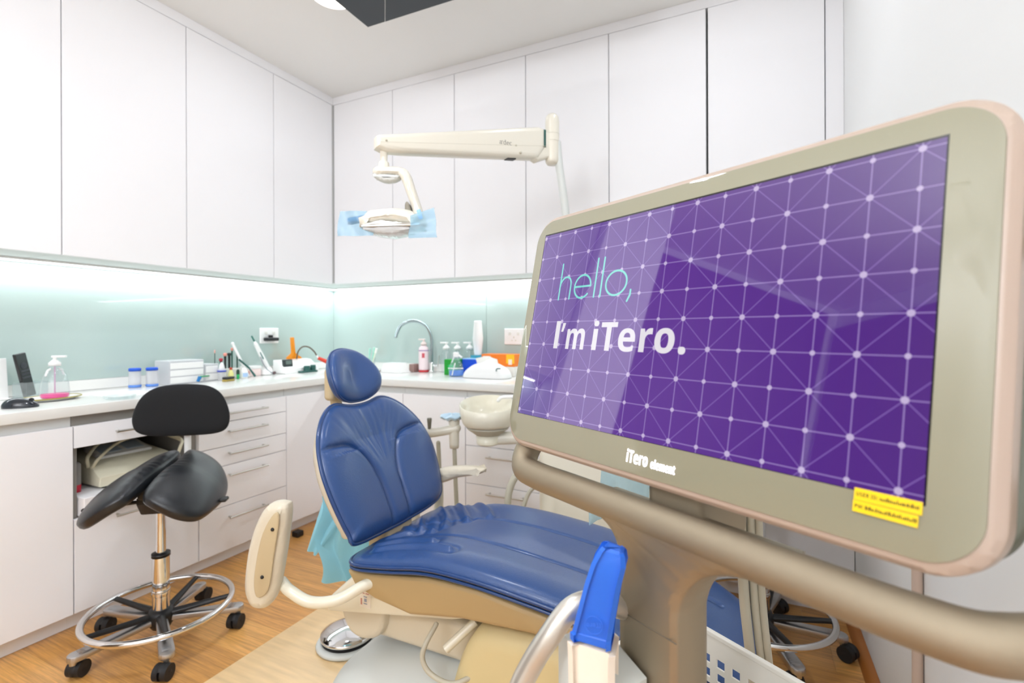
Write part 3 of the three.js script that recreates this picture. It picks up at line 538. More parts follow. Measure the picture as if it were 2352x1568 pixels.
  // handle hoop
  const hoop = [[0.03, 1.075, -0.075], [0.012, 1.03, -0.05], [0.0, 0.995, -0.022], [0.012, 0.971, -0.004], [0.045, 0.966, 0], [0.12, 0.966, 0], [0.25, 0.966, 0], [0.38, 0.966, 0], [0.47, 0.966, 0], [0.515, 0.969, -0.008], [0.545, 0.985, -0.035], [0.54, 1.04, -0.075]];
  obj('handle_hoop', tube(hoop, 0.0185, 160, 22), M.champagne, t);
  // column with flared shoulders
  const cs = new THREE.Shape(); cs.moveTo(0.206, 0.07); cs.lineTo(0.206, 0.905); cs.bezierCurveTo(0.206, 0.932, 0.198, 0.946, 0.165, 0.951); cs.lineTo(0.165, 0.975); cs.lineTo(0.385, 0.975); cs.lineTo(0.385, 0.95); cs.bezierCurveTo(0.335, 0.95, 0.297, 0.935, 0.288, 0.885); cs.lineTo(0.287, 0.07); cs.closePath();
  const col = obj('column', creased(ext(cs, 0.058, 0.014, 6, 24).translate(0, 0, -0.0425), 0.8), M.champagne, t);
  obj('column_seam', creased(ext(poly([[0.2056, 0.8605], [0.2874, 0.8605], [0.2874, 0.8615], [0.2056, 0.8615]]), 0.0012).translate(0, 0, 0.0147), 0.5), S(0x6f6657, 0.5), col);
  obj('monitor_mount', [bx(0.2, 0.31, 0.985, 1.2, -0.12, -0.055, 0.012), bx(0.22, 0.29, 0.94, 1.0, -0.11, -0.02, 0.01)], M.champagne, t);
  obj('rear_grip', tube([[0.42, 1.235, -0.125], [0.5, 1.235, -0.1], [0.58, 1.235, -0.09]], 0.0165, 30, 16), S(0x5a5750, 0.4, { metalness: 0.6 }), t);
  // wand cradle: silver loop and a moulded cup
  obj('cradle_loop', tube([[0.215, 0.6, 0.0], [0.195, 0.61, 0.09], [0.175, 0.66, 0.132], [0.17, 0.74, 0.132], [0.172, 0.786, 0.124], [0.179, 0.817, 0.112], [0.191, 0.849, 0.096], [0.199, 0.873, 0.076], [0.206, 0.879, 0.057], [0.21, 0.872, 0.033], [0.217, 0.857, 0.0]], 0.0118, 90, 16), S(0xd3cec4, 0.34, { metalness: 0.75 }), t);
  obj('cradle', [creased(ext(poly([[0.172, 0.5], [0.172, 0.828], [0.184, 0.838], [0.255, 0.812], [0.255, 0.5]]), 0.052, 0.004, 2).translate(0, 0, 0.018), 0.5)], M.baseGrey, t);
  // base below the picture
  obj('base', [bx(0.12, 0.4, 0.03, 0.07, -0.14, 0.1, 0.02), bx(0.0, 0.52, 0.045, 0.068, -0.05, 0.0, 0.01), bx(0.235, 0.285, 0.045, 0.068, -0.22, 0.2, 0.01)], M.champagne, t);
  for (const [cx2, cz] of [[0.015, -0.025], [0.505, -0.025], [0.26, -0.205], [0.26, 0.185]]) obj('caster', [new THREE.CylinderGeometry(0.022, 0.022, 0.02, 20).rotateZ(PI / 2).translate(cx2, 0.0225, cz), cyl(0.008, 0.008, 0.03, cx2, 0.028, cz)], M.rubber, t);
}
{
  // wand with blue sleeve, standing in the cradle
  const w = thing('scanner_wand', 'white scanner wand with bright blue tip sleeve standing in its cradle', 'scanner wand', [2.828, 0.692, 2.483], 0.12);
  const oct = (a, b, c) => { const p = []; for (const [sx, sy] of [[1, -1], [1, 1], [-1, 1], [-1, -1]]) { const q = [[a - c, b], [a, b - c]]; const o = sx * sy > 0 ? q : q.slice().reverse(); o.forEach(([x, y]) => p.push([sx * x, sy * y])); } return p; };
  const loft = (secs) => {
    const pos = [], idx = [], N = secs[0].p.length;
    for (const s of secs) for (const [x, z] of s.p) pos.push(s.x + x, s.y + (s.sk || 0) * x, z + (s.z || 0));
    for (let k = 0; k < secs.length - 1; k++) for (let i = 0; i < N; i++) { const a = k * N + i, b = k * N + (i + 1) % N; idx.push(a, a + N, b, b, a + N, b + N); }
    const cap = (k, f) => { for (let i = 1; i < N - 1; i++) f ? idx.push(k * N, k * N + i, k * N + i + 1) : idx.push(k * N, k * N + i + 1, k * N + i); };
    cap(0, true); cap(secs.length - 1, false);
    const g = new THREE.BufferGeometry(); g.setAttribute('position', new THREE.Float32BufferAttribute(pos, 3)); g.setIndex(idx); return creased(g.toNonIndexed(), 0.35);
  };
  globalThis.loft = loft; globalThis.oct = oct;
  const sgn = (g) => g;
  obj('body', sgn(loft([{ x: 0, y: 0, p: oct(0.021, 0.018, 0.006) }, { x: 0, y: 0.158, p: oct(0.023, 0.021, 0.006) }, { x: 0, y: 0.166, p: oct(0.0235, 0.0215, 0.006), sk: -0.12 }])), P(0xf6e9d8, 0.35, { side: THREE.DoubleSide }), w);
  obj('grip_panel', bx(-0.012, 0.012, 0.03, 0.13, 0.0195, 0.0215, 0.001), M.whiteMatte, w);
  const bl = P(0x1f68d6, 0.38, { clearcoat: 0.15, side: THREE.DoubleSide });
  const sl = obj('sleeve', loft([{ x: -0.001, y: 0.1685, p: oct(0.02, 0.0185, 0.0045), sk: -0.1 }, { x: -0.001, y: 0.1755, p: oct(0.02, 0.0185, 0.0045), sk: -0.1 }, { x: 0.0, y: 0.1765, p: oct(0.019, 0.0175, 0.0045), sk: -0.08 }, { x: 0.0105, y: 0.226, p: oct(0.0172, 0.0165, 0.0045) }, { x: 0.0165, y: 0.247, p: oct(0.0165, 0.0155, 0.0045) }, { x: 0.0195, y: 0.258, p: oct(0.0125, 0.0125, 0.004), sk: -0.15 }, { x: 0.02, y: 0.2605, p: oct(0.0105, 0.0105, 0.004), sk: -0.2 }]), bl, w);
  const em = text('iTero', 0.0042), ew = em.boundingBox.max.x;
  obj('embossed_mark', [em.translate(-ew / 2, -0.002, 0).rotateZ(PI + 0.15).rotateX(-0.08).translate(0.003, 0.19, 0.0177), new THREE.TorusGeometry(0.0082, 0.0003, 6, 40).rotateX(-0.08).translate(0.003, 0.19, 0.0175)], P(0x2f6fe0, 0.4), sl);
  // perforated basket behind the column
  const b = thing('wire_basket', 'white perforated plastic basket hanging behind the scanner column', 'basket', [2.87, 0.492, 2.13], -32 * PI / 180);
  const wallS = (w0, h0, holes) => { const s = rrect(0, w0, 0, h0, 0.008); if (holes) for (let i = 0; i < Math.floor((w0 - 0.03) / 0.0245); i++) for (let j = 0; j < 6; j++) { const hx = 0.016 + i * 0.0245, hy = h0 - 0.048 - j * 0.021; const hh = new THREE.Path(); hh.moveTo(hx, hy); hh.lineTo(hx, hy + 0.013); hh.lineTo(hx + 0.0135, hy + 0.013); hh.lineTo(hx + 0.0135, hy); hh.closePath(); s.holes.push(hh); } return ext(s, 0.003); };
  const bm = P(0xf6f3ea, 0.4, { clearcoat: 0.1 });
  obj('wall', wallS(0.3, 0.22, true).translate(0, 0, 0), bm, b); obj('wall', wallS(0.3, 0.22, true).translate(0, 0, 0.147), bm, b);
  obj('wall', wallS(0.15, 0.22, true).rotateY(-PI / 2).translate(0.003, 0, 0), bm, b); obj('wall', wallS(0.15, 0.22, true).rotateY(-PI / 2).translate(0.3, 0, 0), bm, b);
  obj('floor_panel', bx(0, 0.3, 0, 0.003, 0, 0.15), bm, b);
  obj('rim', [bx(-0.002, 0.302, 0.214, 0.222, -0.003, 0.005, 0.002), bx(-0.002, 0.302, 0.214, 0.222, 0.145, 0.153, 0.002), bx(-0.003, 0.005, 0.214, 0.222, 0, 0.15, 0.002), bx(0.295, 0.303, 0.214, 0.222, 0, 0.15, 0.002)], bm, b);
  obj('hook', [tube([[0.1, 0.21, 0.149], [0.1, 0.235, 0.155], [0.1, 0.232, 0.175]], 0.004, 12)], M.steel, b);
  obj('fixing_knob', sph(0.009, 0.03, 0.155, 0.012, 1, 1, 0.6), S(0xe5dfb0, 0.5), b);
}

// ---------------------------------------------------------------- dental lamp on its post
{
  const t = thing('dental_lamp', 'cream dental operating lamp on long jointed arm and curved post', 'lamp', [2.26, 0, 0.985]);
  const O = V(2.26, 0, 0.985), q = (x, y, z) => V(x, y, z).sub(O);
  obj('post', tube([q(2.285, 0.918, 0.97), q(2.285, 1.3, 0.97), q(2.283, 1.5, 0.971), q(2.272, 1.68, 0.978), q(2.25, 1.86, 0.988), q(2.243, 1.95, 0.99)], 0.0165, 80, 18), M.baseGrey, t);
  obj('post_head', [lathe([[0, 0], [0.022, 0.002], [0.029, 0.014], [0.0295, 0.03], [0.0295, 0.18], [0.027, 0.2], [0.018, 0.212], [0, 0.216]]).translate(2.224 - O.x, 1.858, 0.999 - O.z)], M.bone, t);
  obj('joint_line', [new THREE.TorusGeometry(0.0296, 0.0008, 6, 40).rotateX(PI / 2).translate(2.224 - O.x, 1.955, 0.999 - O.z), new THREE.TorusGeometry(0.0296, 0.0008, 6, 40).rotateX(PI / 2).translate(2.224 - O.x, 1.985, 0.999 - O.z)], M.hose, t);
  // flex arm from the post to above the lamp head
  const A = V(2.19, 1.93, 1.035), Bp = V(1.8, 1.82, 1.59);
  const dir = V(Bp.x - A.x, 0, Bp.z - A.z), Ln = dir.length(); dir.normalize();
  const yaw = Math.atan2(-dir.z, dir.x);
  const arm = (pts, w, b, s = 5) => creased(ext(poly(pts), w, b, s).translate(0, 0, -w / 2).rotateY(yaw).translate(A.x - O.x, 0, A.z - O.z), 0.6);
  const armBody = obj('flex_arm', arm([[0.0, 1.995], [0.03, 2.0], [Ln, 1.845], [Ln + 0.012, 1.838], [Ln + 0.012, 1.8], [Ln - 0.02, 1.79], [Ln - 0.08, 1.795], [0.08, 1.862], [0.03, 1.87], [0.0, 1.915]], 0.062, 0.018), M.bone, t);
  obj('arm_seam', arm([[0.0, 1.9225], [Ln, 1.8165], [Ln, 1.8155], [0.0, 1.9215]], 0.0626, 0), M.hose, armBody);
  obj('arm_knuckle', [arm([[-0.045, 1.99], [0.02, 1.985], [0.03, 1.9], [0.06, 1.87], [0.03, 1.857], [-0.045, 1.89]], 0.046, 0.014), rod(A.clone().sub(O).setY(1.9).addScaledVector(dir, -0.06), A.clone().sub(O).setY(1.9), 0.022)], M.bone, t);
  obj('arm_throat', arm([[-0.006, 1.992], [0.006, 1.992], [0.006, 1.92], [-0.006, 1.92]], 0.05, 0), M.teal, t);
  const cam = V(dir.z, 0, -dir.x); if (cam.dot(V(2.97 - 2, 0, 2.97 - 1.3)) < 0) cam.negate();
  const scr = (r, y, s) => { const p = A.clone().sub(O).addScaledVector(dir, r).addScaledVector(cam, 0.0305); return sph(s, p.x, y, p.z); };
  obj('screw', [scr(Ln - 0.02, 1.825, 0.004), scr(0.12, 1.875, 0.006), scr(0.14, 1.9, 0.004)], M.hose, armBody);
  obj('bump_stop', arm([[0.13, 1.862], [0.17, 1.858], [0.17, 1.848], [0.13, 1.852]], 0.03, 0.002, 1), M.black, armBody);
  // maker's mark on the arm, reading left to right from the camera side
  const facing = yaw + (cam.dot(V(-dir.z, 0, dir.x)) > 0 ? PI : 0);
  const mk = [text('a', 0.017, serif).translate(0, 0, 0), text('+', 0.009, sans).translate(0.0105, 0.008, 0), text('dec', 0.017, serif).translate(0.017, 0, 0)];
  const mp = A.clone().sub(O).addScaledVector(dir, 0.215).addScaledVector(cam, 0.031);
  obj('maker_mark', mk.map((g) => g.rotateZ(0.05).rotateY(Math.atan2(cam.x, cam.z)).translate(mp.x, 1.893, mp.z)), S(0x77756c, 0.6), armBody);
  // swivel and hanger bracket
  const hx = 1.812 - O.x, hz = 1.575 - O.z;
  obj('swivel', [cyl(0.011, 0.014, 0.06, hx, 1.745, hz), lathe([[0, 0], [0.019, 0], [0.021, 0.006], [0.018, 0.03], [0.012, 0.036], [0, 0.036]]).translate(hx, 1.725, hz), bx(hx - 0.006, hx + 0.008, 1.775, 1.805, hz - 0.01, hz + 0.012, 0.002)], M.bone, t);
  // bracket in the plane along the camera's right (world .9, -.43)
  const r2 = 0.4433, br = (pts, w, b) => creased(ext(smooth(pts, 120), w, b, 5).translate(0, 0, -w / 2).rotateY(r2).translate(hx, 0, hz), 0.9);
  obj('hanger_bracket', br([[-0.035, 1.715], [-0.03, 1.735], [0.01, 1.738], [0.055, 1.737], [0.09, 1.72], [0.112, 1.66], [0.135, 1.59], [0.153, 1.535], [0.135, 1.532], [0.118, 1.54], [0.1, 1.59], [0.078, 1.655], [0.062, 1.695], [0.045, 1.71], [0.0, 1.71], [-0.02, 1.705]], 0.05, 0.016), M.bone, t);
  obj('touch_pad', creased(ext(rrect(-0.007, 0.007, -0.018, 0.018, 0.004), 0.003, 0.001, 2).rotateZ(0.28).translate(0.13, 1.568, 0.0245).rotateY(r2).translate(hx, 0, hz), 0.5), P(0x8fc3ee, 0.3, { clearcoat: 0.5 }), t);
  obj('under_cowl', br([[-0.033, 1.712], [-0.02, 1.695], [0.01, 1.685], [0.045, 1.69], [0.055, 1.708]], 0.044, 0.012), M.baseGrey, t);
  // lamp head: curved shield seen from the side
  const hb = (pts, w, b) => creased(ext(smooth(pts, 120), w, b, 5).translate(0, 0, -w / 2).rotateY(r2).translate(hx, 0, hz), 0.9);
  obj('lamp_head', hb([[-0.05, 1.575], [-0.02, 1.583], [0.05, 1.588], [0.105, 1.578], [0.125, 1.555], [0.14, 1.533], [0.1, 1.53], [0.03, 1.54], [-0.03, 1.532], [-0.07, 1.52], [-0.075, 1.535]], 0.12, 0.03), M.bone, t);
  obj('trim_band', hb([[-0.065, 1.524], [-0.01, 1.54], [0.05, 1.537], [0.14, 1.53], [0.1, 1.52], [0.03, 1.523], [-0.03, 1.517]], 0.128, 0.006), M.steel, t);
  obj('lens', hb([[-0.06, 1.518], [0.0, 1.528], [0.09, 1.521], [0.095, 1.512], [0.04, 1.497], [-0.01, 1.5], [-0.045, 1.508]], 0.11, 0.008), P(0xffffff, 0.15, { transmission: 0.5, thickness: 0 }), t);
  obj('pivot_link', hb([[0.08, 1.6], [0.09, 1.61], [0.1, 1.58], [0.1, 1.555], [0.085, 1.55]], 0.07, 0.004), S(0x8f897a, 0.4), t);
  obj('grip_handle', [rod(V(-0.085, 1.55, 0.0), V(-0.005, 1.565, 0.0), 0.0125)].map((g) => g.rotateY(r2).translate(hx - 0.037, 0, hz + 0.016)), S(0x1b7ea8, 0.4), t);
  // barrier film over the handles
  const film = (label, f, pos) => { const o = obj('barrier_film', [wave(10, 10, f)], M.film); tag(o, label, 'plastic film', 'blue barrier films'); o.position.copy(pos); return o; };
  film('light blue plastic film wrapped over the left handle of the dental lamp', (u, v) => [0.115 * u - 0.105 + 0.01 * v * (1 - u), 0.085 * v - 0.055, 0.02 - 0.05 * u + 0.004 * Math.sin(9 * u + 4 * v)], V(hx + O.x - 0.018, 1.548, hz + O.z + 0.075));
  film('light blue plastic film hanging from the right end of the dental lamp', (u, v) => [0.075 * u + 0.02 * (1 - v) * u - 0.01 * (1 - v), 0.075 * v - 0.075 + 0.025 * u * v, -0.03 * u + 0.003 * Math.sin(8 * v)], V(hx + O.x + 0.13, 1.553, hz + O.z + 0.02));
}

// ---------------------------------------------------------------- chairside tower with spittoon, suction holder, delivery head
{
  const t = thing('dental_tower', 'beige dental unit tower standing behind the chair with round spittoon bowl', 'dental unit', [2.42, 0, 0.97]);
  const O = V(2.42, 0, 0.97), q = (x, y, z) => V(x, y, z).sub(O);
  obj('cabinet', [bx(-0.235, 0.225, 0.001, 0.9, -0.11, 0.11, 0.03)], P(0xf6f0dd, 0.4, { clearcoat: 0.1 }), t);
  obj('spittoon_arm', [tube([q(2.25, 0.72, 1.0), q(2.12, 0.718, 1.05), q(2.05, 0.715, 1.08), q(1.99, 0.713, 1.11)], 0.027, 30, 16)], M.bone, t);
  const bowl = obj('spittoon_bowl', lathe([[0.0, 0.79], [0.05, 0.792], [0.092, 0.81], [0.104, 0.835], [0.112, 0.857], [0.116, 0.86], [0.119, 0.857], [0.117, 0.82], [0.105, 0.78], [0.096, 0.768], [0.0, 0.768]], 60).translate(1.977 - O.x, 0, 1.118 - O.z), M.cream, t);
  { const p = bowl.geometry.attributes.position, bx0 = 1.977 - O.x, bz0 = 1.118 - O.z; for (let i = 0; i < p.count; i++) { const y = p.getY(i), w = Math.max(0, Math.min(1, (y - 0.775) / 0.05)); p.setY(i, y - w * 0.19 * ((p.getX(i) - bx0) * 0.43 + (p.getZ(i) - bz0) * 0.9)); } bowl.geometry.computeVertexNormals(); bowl.geometry = creased(bowl.geometry, 1.0); }
  obj('bowl_funnel', lathe([[0, 0.768], [0.094, 0.768], [0.085, 0.755], [0.056, 0.735], [0.05, 0.73], [0, 0.73]], 50).translate(1.977 - O.x, 0, 1.118 - O.z), M.hose, bowl);
  obj('bowl_cup', lathe([[0, 0.73], [0.05, 0.73], [0.047, 0.695], [0.043, 0.69], [0, 0.69]], 50).translate(1.977 - O.x, 0, 1.118 - O.z), M.cream, bowl);
  obj('rinse_spout', tube([q(2.19, 0.875, 1.045), q(2.12, 0.885, 1.06), q(2.08, 0.888, 1.07), q(2.03, 0.885, 1.09), q(2.015, 0.872, 1.095)], 0.008, 30), M.white, t);
  obj('hose', tube([q(2.2, 0.64, 1.12), q(2.16, 0.62, 1.19), q(2.125, 0.55, 1.215), q(2.118, 0.45, 1.22), q(2.13, 0.32, 1.2)], 0.0135, 50), M.hose, t);
  obj('hose', tube([q(2.27, 0.6, 1.1), q(2.225, 0.57, 1.17), q(2.185, 0.52, 1.185), q(2.165, 0.42, 1.2), q(2.17, 0.3, 1.19)], 0.008, 50), M.hose, t);

  const s = thing('suction_holder', 'cream arm holding suction tubes and blue wrapped cup behind the backrest', 'tube holder', [1.831, 0, 1.141]);
  const Q = V(1.831, 0, 1.141), h = (x, y, z) => V(x, y, z).sub(Q);
  obj('arm', [tube([h(1.678, 0.727, 1.218), h(1.755, 0.732, 1.180), h(1.837, 0.749, 1.141)], 0.02, 30, 16)], M.bone, s);
  obj('holder_cup', lathe([[0, 0.7], [0.019, 0.7], [0.021, 0.72], [0.022, 0.79], [0.024, 0.825], [0.02, 0.828], [0, 0.828]]).translate(-0.005, -0.036, 0), M.bone, s);
  const cap = lathe([[0, 0.846], [0.03, 0.845], [0.05, 0.84], [0.052, 0.834], [0.035, 0.824], [0.02, 0.822]], 40), cp = cap.attributes.position; for (let i = 0; i < cp.count; i++) { const an = Math.atan2(cp.getZ(i), cp.getX(i)); cp.setY(i, cp.getY(i) + 0.003 * Math.sin(an * 7)); } cap.computeVertexNormals();
  obj('film_cap', cap.translate(-0.012, -0.036, 0.005), P(0xc3e2f6, 0.3, { clearcoat: 0.5 }), s);
  const valve = (x, z, y0) => obj('suction_valve', [lathe([[0, 0], [0.005, 0], [0.006, 0.04], [0.008, 0.07], [0.0105, 0.095], [0.009, 0.1], [0, 0.1]]).translate(x - Q.x, y0, z - Q.z)], S(0x7d7a6c, 0.4, { metalness: 0.4 }), s);
  valve(1.735, 1.193, 0.694); valve(1.689, 1.214, 0.688);
  const hose = (pts, r) => obj('hose', tube(pts, r, 60), M.hose, s);
  hose([h(1.735, 0.694, 1.193), h(1.741, 0.634, 1.191), h(1.763, 0.546, 1.180), h(1.782, 0.382, 1.163), h(1.787, 0.108, 1.141), h(1.798, 0.012, 1.119)], 0.006);
  hose([h(1.768, 0.688, 1.176), h(1.771, 0.601, 1.174), h(1.774, 0.437, 1.174), h(1.776, 0.108, 1.152), h(1.766, 0.012, 1.130)], 0.009);
  hose([h(1.827, 0.656, 1.141), h(1.831, 0.546, 1.141), h(1.838, 0.382, 1.141), h(1.842, 0.108, 1.141), h(1.848, 0.012, 1.130)], 0.009);
  obj('stand_post', [cyl(0.022, 0.02, 0.705, 1.678 - Q.x, 0.012, 1.218 - Q.z), cyl(0.085, 0.08, 0.012, 1.678 - Q.x, 0.0005, 1.218 - Q.z)], M.bone, s);

  // delivery head above the knees, hidden by the screen except its hoses and blue film
  const d = thing('delivery_unit', 'delivery unit behind the screen with grey hoses hanging before the leg rest', 'dental unit', [2.9, 0, 2.0]);
  const D = V(2.9, 0, 2.0), k = (x, y, z) => V(x, y, z).sub(D);
  obj('console', [bx(-0.17, 0.14, 0.905, 0.985, -0.09, 0.05, 0.025)], M.cream, d);
  obj('support_arm', [tube([k(2.85, 0.94, 1.95), k(2.82, 0.95, 1.7), k(2.75, 0.93, 1.3), k(2.7, 0.9, 1.12), k(2.69, 0.86, 1.0), k(2.69, 0.6, 0.99), k(2.69, 0.3, 0.99), k(2.69, 0.02, 0.99)], 0.022, 70, 14)], M.cream, d);
  const ho = (pts, r) => obj('hose', tube(pts, r, 70), M.hose, d);
  for (const [x, r, z] of [[2.958, 0.0085, 1.972], [2.974, 0.0065, 1.968], [2.986, 0.0065, 1.966]]) ho([k(x - 0.004, 0.91, z), k(x - 0.002, 0.8, z + 0.004), k(x, 0.7, z + 0.004), k(x + 0.008, 0.61, z), k(x + 0.022, 0.5, z - 0.004), k(x + 0.036, 0.4, z - 0.006), k(x + 0.045, 0.31, z + 0.01), k(x + 0.046, 0.29, z + 0.025), k(x + 0.034, 0.4, z + 0.035), k(x + 0.006, 0.65, z + 0.032), k(x - 0.002, 0.78, z + 0.028), k(x - 0.004, 0.91, z + 0.02)], r);
  ho([k(2.84, 0.91, 1.97), k(2.838, 0.86, 1.974), k(2.837, 0.8, 1.975), k(2.85, 0.74, 1.972), k(2.88, 0.76, 1.965), k(2.885, 0.91, 1.96)], 0.0065);
  ho([k(2.856, 0.91, 1.968), k(2.853, 0.86, 1.972), k(2.852, 0.8, 1.973), k(2.865, 0.75, 1.97), k(2.89, 0.78, 1.962), k(2.895, 0.91, 1.958)], 0.0055);
  const fl = (f) => obj('barrier_film', wave(14, 14, f), M.film, d);
  fl((u, v) => { const p = k(2.705 + 0.09 * u - 0.012 * (1 - v), 0.80 + 0.13 * v - 0.015 * u, 1.985 - 0.03 * u); return [p.x, p.y, p.z + 0.007 * Math.sin(u * 11 + v * 2) * (1 - v * 0.5)]; });
  fl((u, v) => { const p = k(2.8 + 0.034 * (u - 0.5) * v, 0.815 + 0.1 * v, 1.975 - 0.01 * u); return [p.x, p.y, p.z]; });
  fl((u, v) => { const p = k(2.675 + 0.075 * u * (0.3 + 0.7 * v), 0.772 + 0.045 * v + 0.01 * u, 1.99 - 0.03 * u); return [p.x, p.y, p.z + 0.004 * Math.sin(9 * u)]; });
  obj('film_handle', [rod(k(2.69, 0.935, 1.99), k(2.8, 0.93, 1.96), 0.012)], M.cream, d);
  // conduit on the right wall
  tag(obj('conduit', cyl(0.011, 0.011, 1.3, ROOM_X - 0.012, 0.002, 1.46), S(0xd8c4b4, 0.5)), 'slim vertical beige pipe running up the right wall', 'pipe');
}
// ---------------------------------------------------------------- things on the left worktop (top at y = 0.88)
const CT = 0.8803;
const pump = (o, y, mat, dir, s = 1) => obj('pump_head', [cyl(0.006 * s, 0.006 * s, 0.03 * s, 0, y, 0, 12), lathe([[0, 0], [0.019 * s, 0], [0.019 * s, 0.012 * s], [0.011 * s, 0.02 * s], [0.008 * s, 0.024 * s], [0, 0.024 * s]]).translate(0, y - 0.004 * s, 0), bx(-0.009 * s, 0.036 * s, 0.028 * s, 0.036 * s, -0.008 * s, 0.008 * s, 0.003).rotateY(dir).translate(0, y, 0)], mat, o);
{
  let t = thing('sign_stand', 'white leaning display stand at the left photo edge', 'stand', [0.075, CT, 2.03], 0);
  obj('panel', bx(-0.004, 0.004, 0, 0.175, -0.07, 0.07, 0.002).rotateZ(0.12).translate(0.03, 0, 0), M.white, t); obj('foot', bx(-0.03, 0.06, 0, 0.006, -0.07, 0.07, 0.002), M.white, t);
  t = thing('remote_control', 'slim black remote control standing tilted in a clear holder', 'remote', [0.14, CT + 0.008, 1.905], 0.45);
  const rc = obj('body', cb(0.014, 0.19, 0.052, 0.005).rotateX(0.16).rotateZ(0.1).translate(0, 0, -0.004), M.blackGloss, t);
  obj('button_pad', [lathe([[0, 0], [0.014, 0], [0.014, 0.001], [0, 0.0012]]).rotateZ(-PI / 2).translate(0.0075, 0.135, 0), ...[0.11, 0.095, 0.08].map((y) => bx(0.007, 0.0085, y, y + 0.007, -0.018, 0.018, 0.0005))].map((g) => g.rotateX(0.16).rotateZ(0.1).translate(0, 0, -0.004)), S(0x2c3036, 0.4), rc);
  t = thing('clear_holder', 'small clear plastic holder around the black remote control', 'holder', [0.14, CT, 1.9], 0.45);
  obj('shell', [bx(-0.03, -0.028, 0, 0.07, -0.05, 0.05), bx(0.028, 0.03, 0, 0.07, -0.05, 0.05), bx(-0.03, 0.03, 0, 0.07, -0.05, -0.048), bx(-0.03, 0.03, 0, 0.07, 0.048, 0.05), bx(-0.03, 0.03, 0, 0.002, -0.05, 0.05)], M.clear, t);
  t = thing('computer_mouse', 'black rounded computer mouse near the worktop front edge', 'mouse', [0.47, CT, 2.055], 0.9);
  const mg = new THREE.SphereGeometry(1, 32, 20), mp = mg.attributes.position; for (let i = 0; i < mp.count; i++) { let y = mp.getY(i); if (y < 0) y = -0.12 * Math.min(1, -y * 6); mp.setXYZ(i, mp.getX(i) * 0.055, (y + 0.12) * 0.033 * (1 - 0.2 * mp.getX(i)), mp.getZ(i) * 0.031); } mg.computeVertexNormals();
  obj('shell', mg, P(0x1a222c, 0.2, { clearcoat: 0.6 }), t); obj('scroll_wheel', new THREE.CylinderGeometry(0.008, 0.008, 0.006, 16).rotateX(PI / 2).translate(0.032, 0.027, 0), M.rubber, t);
  t = thing('gold_tray', 'oval white tray with olive gold rim under the pink soap bottle', 'tray', [0.31, CT, 1.9], 0.3);
  obj('plate', lathe([[0, 0], [0.085, 0], [0.11, 0.01], [0.112, 0.012], [0.1, 0.01], [0.08, 0.004], [0, 0.004]], 50).scale(0.75, 1, 1), M.white, t); obj('rim', new THREE.TorusGeometry(0.111, 0.0025, 8, 60).rotateX(PI / 2).translate(0, 0.0115, 0).scale(0.75, 1, 1), S(0xa89a3a, 0.4), t);
  t = thing('soap_bottle', 'clear pump bottle with a little bright pink soap left', 'bottle', [0.31, CT + 0.0045, 1.885], 0.5);
  const sbp = [[0, 0.001], [0.042, 0.001], [0.048, 0.008], [0.049, 0.03], [0.045, 0.07], [0.036, 0.105], [0.022, 0.125], [0.018, 0.13], [0.018, 0.138]];
  obj('body', lathe(sbp, 44), M.clear, t);
  obj('soap', lathe([[0, 0.003], [0.04, 0.003], [0.0455, 0.009], [0.046, 0.02], [0, 0.021]], 44), M.pink, t);
  obj('dip_tube', cyl(0.0025, 0.0025, 0.12, 0, 0.015, 0, 10), S(0xd9a7c9, 0.3), t); pump(t, 0.142, M.white, 0.3, 1.1);
  obj('handle_arch', [tube([[0, 0.125, -0.024], [0, 0.118, -0.036], [0, 0.1, -0.044]], 0.004, 14), tube([[0, 0.125, 0.024], [0, 0.118, 0.036], [0, 0.1, 0.044]], 0.004, 14)], M.white, t);
  // paper and a clear cover by the front edge
  tag(obj('paper_sheet', bx(0.28, 0.48, CT, CT + 0.001, 1.55, 1.75), M.whiteMatte), 'blank white paper sheet lying on the left worktop', 'paper');
  t = thing('clear_dish', 'shallow clear plastic dish at the worktop front edge above the niche', 'dish', [0.545, CT, 1.76]);
  obj('shell', lathe([[0, 0], [0.05, 0], [0.056, 0.006], [0.058, 0.016], [0.0565, 0.016], [0.054, 0.007], [0.049, 0.002], [0, 0.002]]), M.clear, t);
  // blue lidded tubs
  const tub = (x, z, label) => { const q = thing('lidded_tub', label, 'tub', [x, CT, z], 0, 'blue lidded tubs'); obj('jar', lathe([[0, 0], [0.024, 0], [0.026, 0.004], [0.026, 0.08], [0.024, 0.084], [0, 0.084]]), M.frosted, q); obj('lid', lathe([[0, 0.084], [0.027, 0.084], [0.027, 0.096], [0.024, 0.099], [0, 0.099]]), M.cobalt, q); obj('base_ring', lathe([[0.0265, 0.001], [0.028, 0.003], [0.028, 0.012], [0.0265, 0.014]]), S(0x5f90e0, 0.4), q); };
  tub(0.12, 1.48, 'blue lidded white tub, left one of the pair on the left worktop'); tub(0.15, 1.415, 'blue lidded white tub, right one of the pair, nearer the clear boxes');
  // clear drawer boxes
  const caddy = (label, x, z, w, h, d, n) => { const q = thing('drawer_box', label, 'box', [x, CT, z], 0, 'translucent drawer boxes'); obj('case', bx(-d / 2, d / 2, 0, h, -w / 2, w / 2, 0.006), M.frosted, q); for (let i = 0; i < n; i++) obj('drawer', bx(d / 2, d / 2 + 0.004, 0.006 + i * (h - 0.012) / n, (i + 1) * (h - 0.012) / n, -w / 2 + 0.006, w / 2 - 0.006, 0.002), M.white, q); };
  caddy('large translucent white drawer box on the left worktop', 0.11, 1.25, 0.19, 0.128, 0.13, 3); caddy('smaller white box right of the large drawer box', 0.1, 1.1, 0.085, 0.098, 0.12, 2);
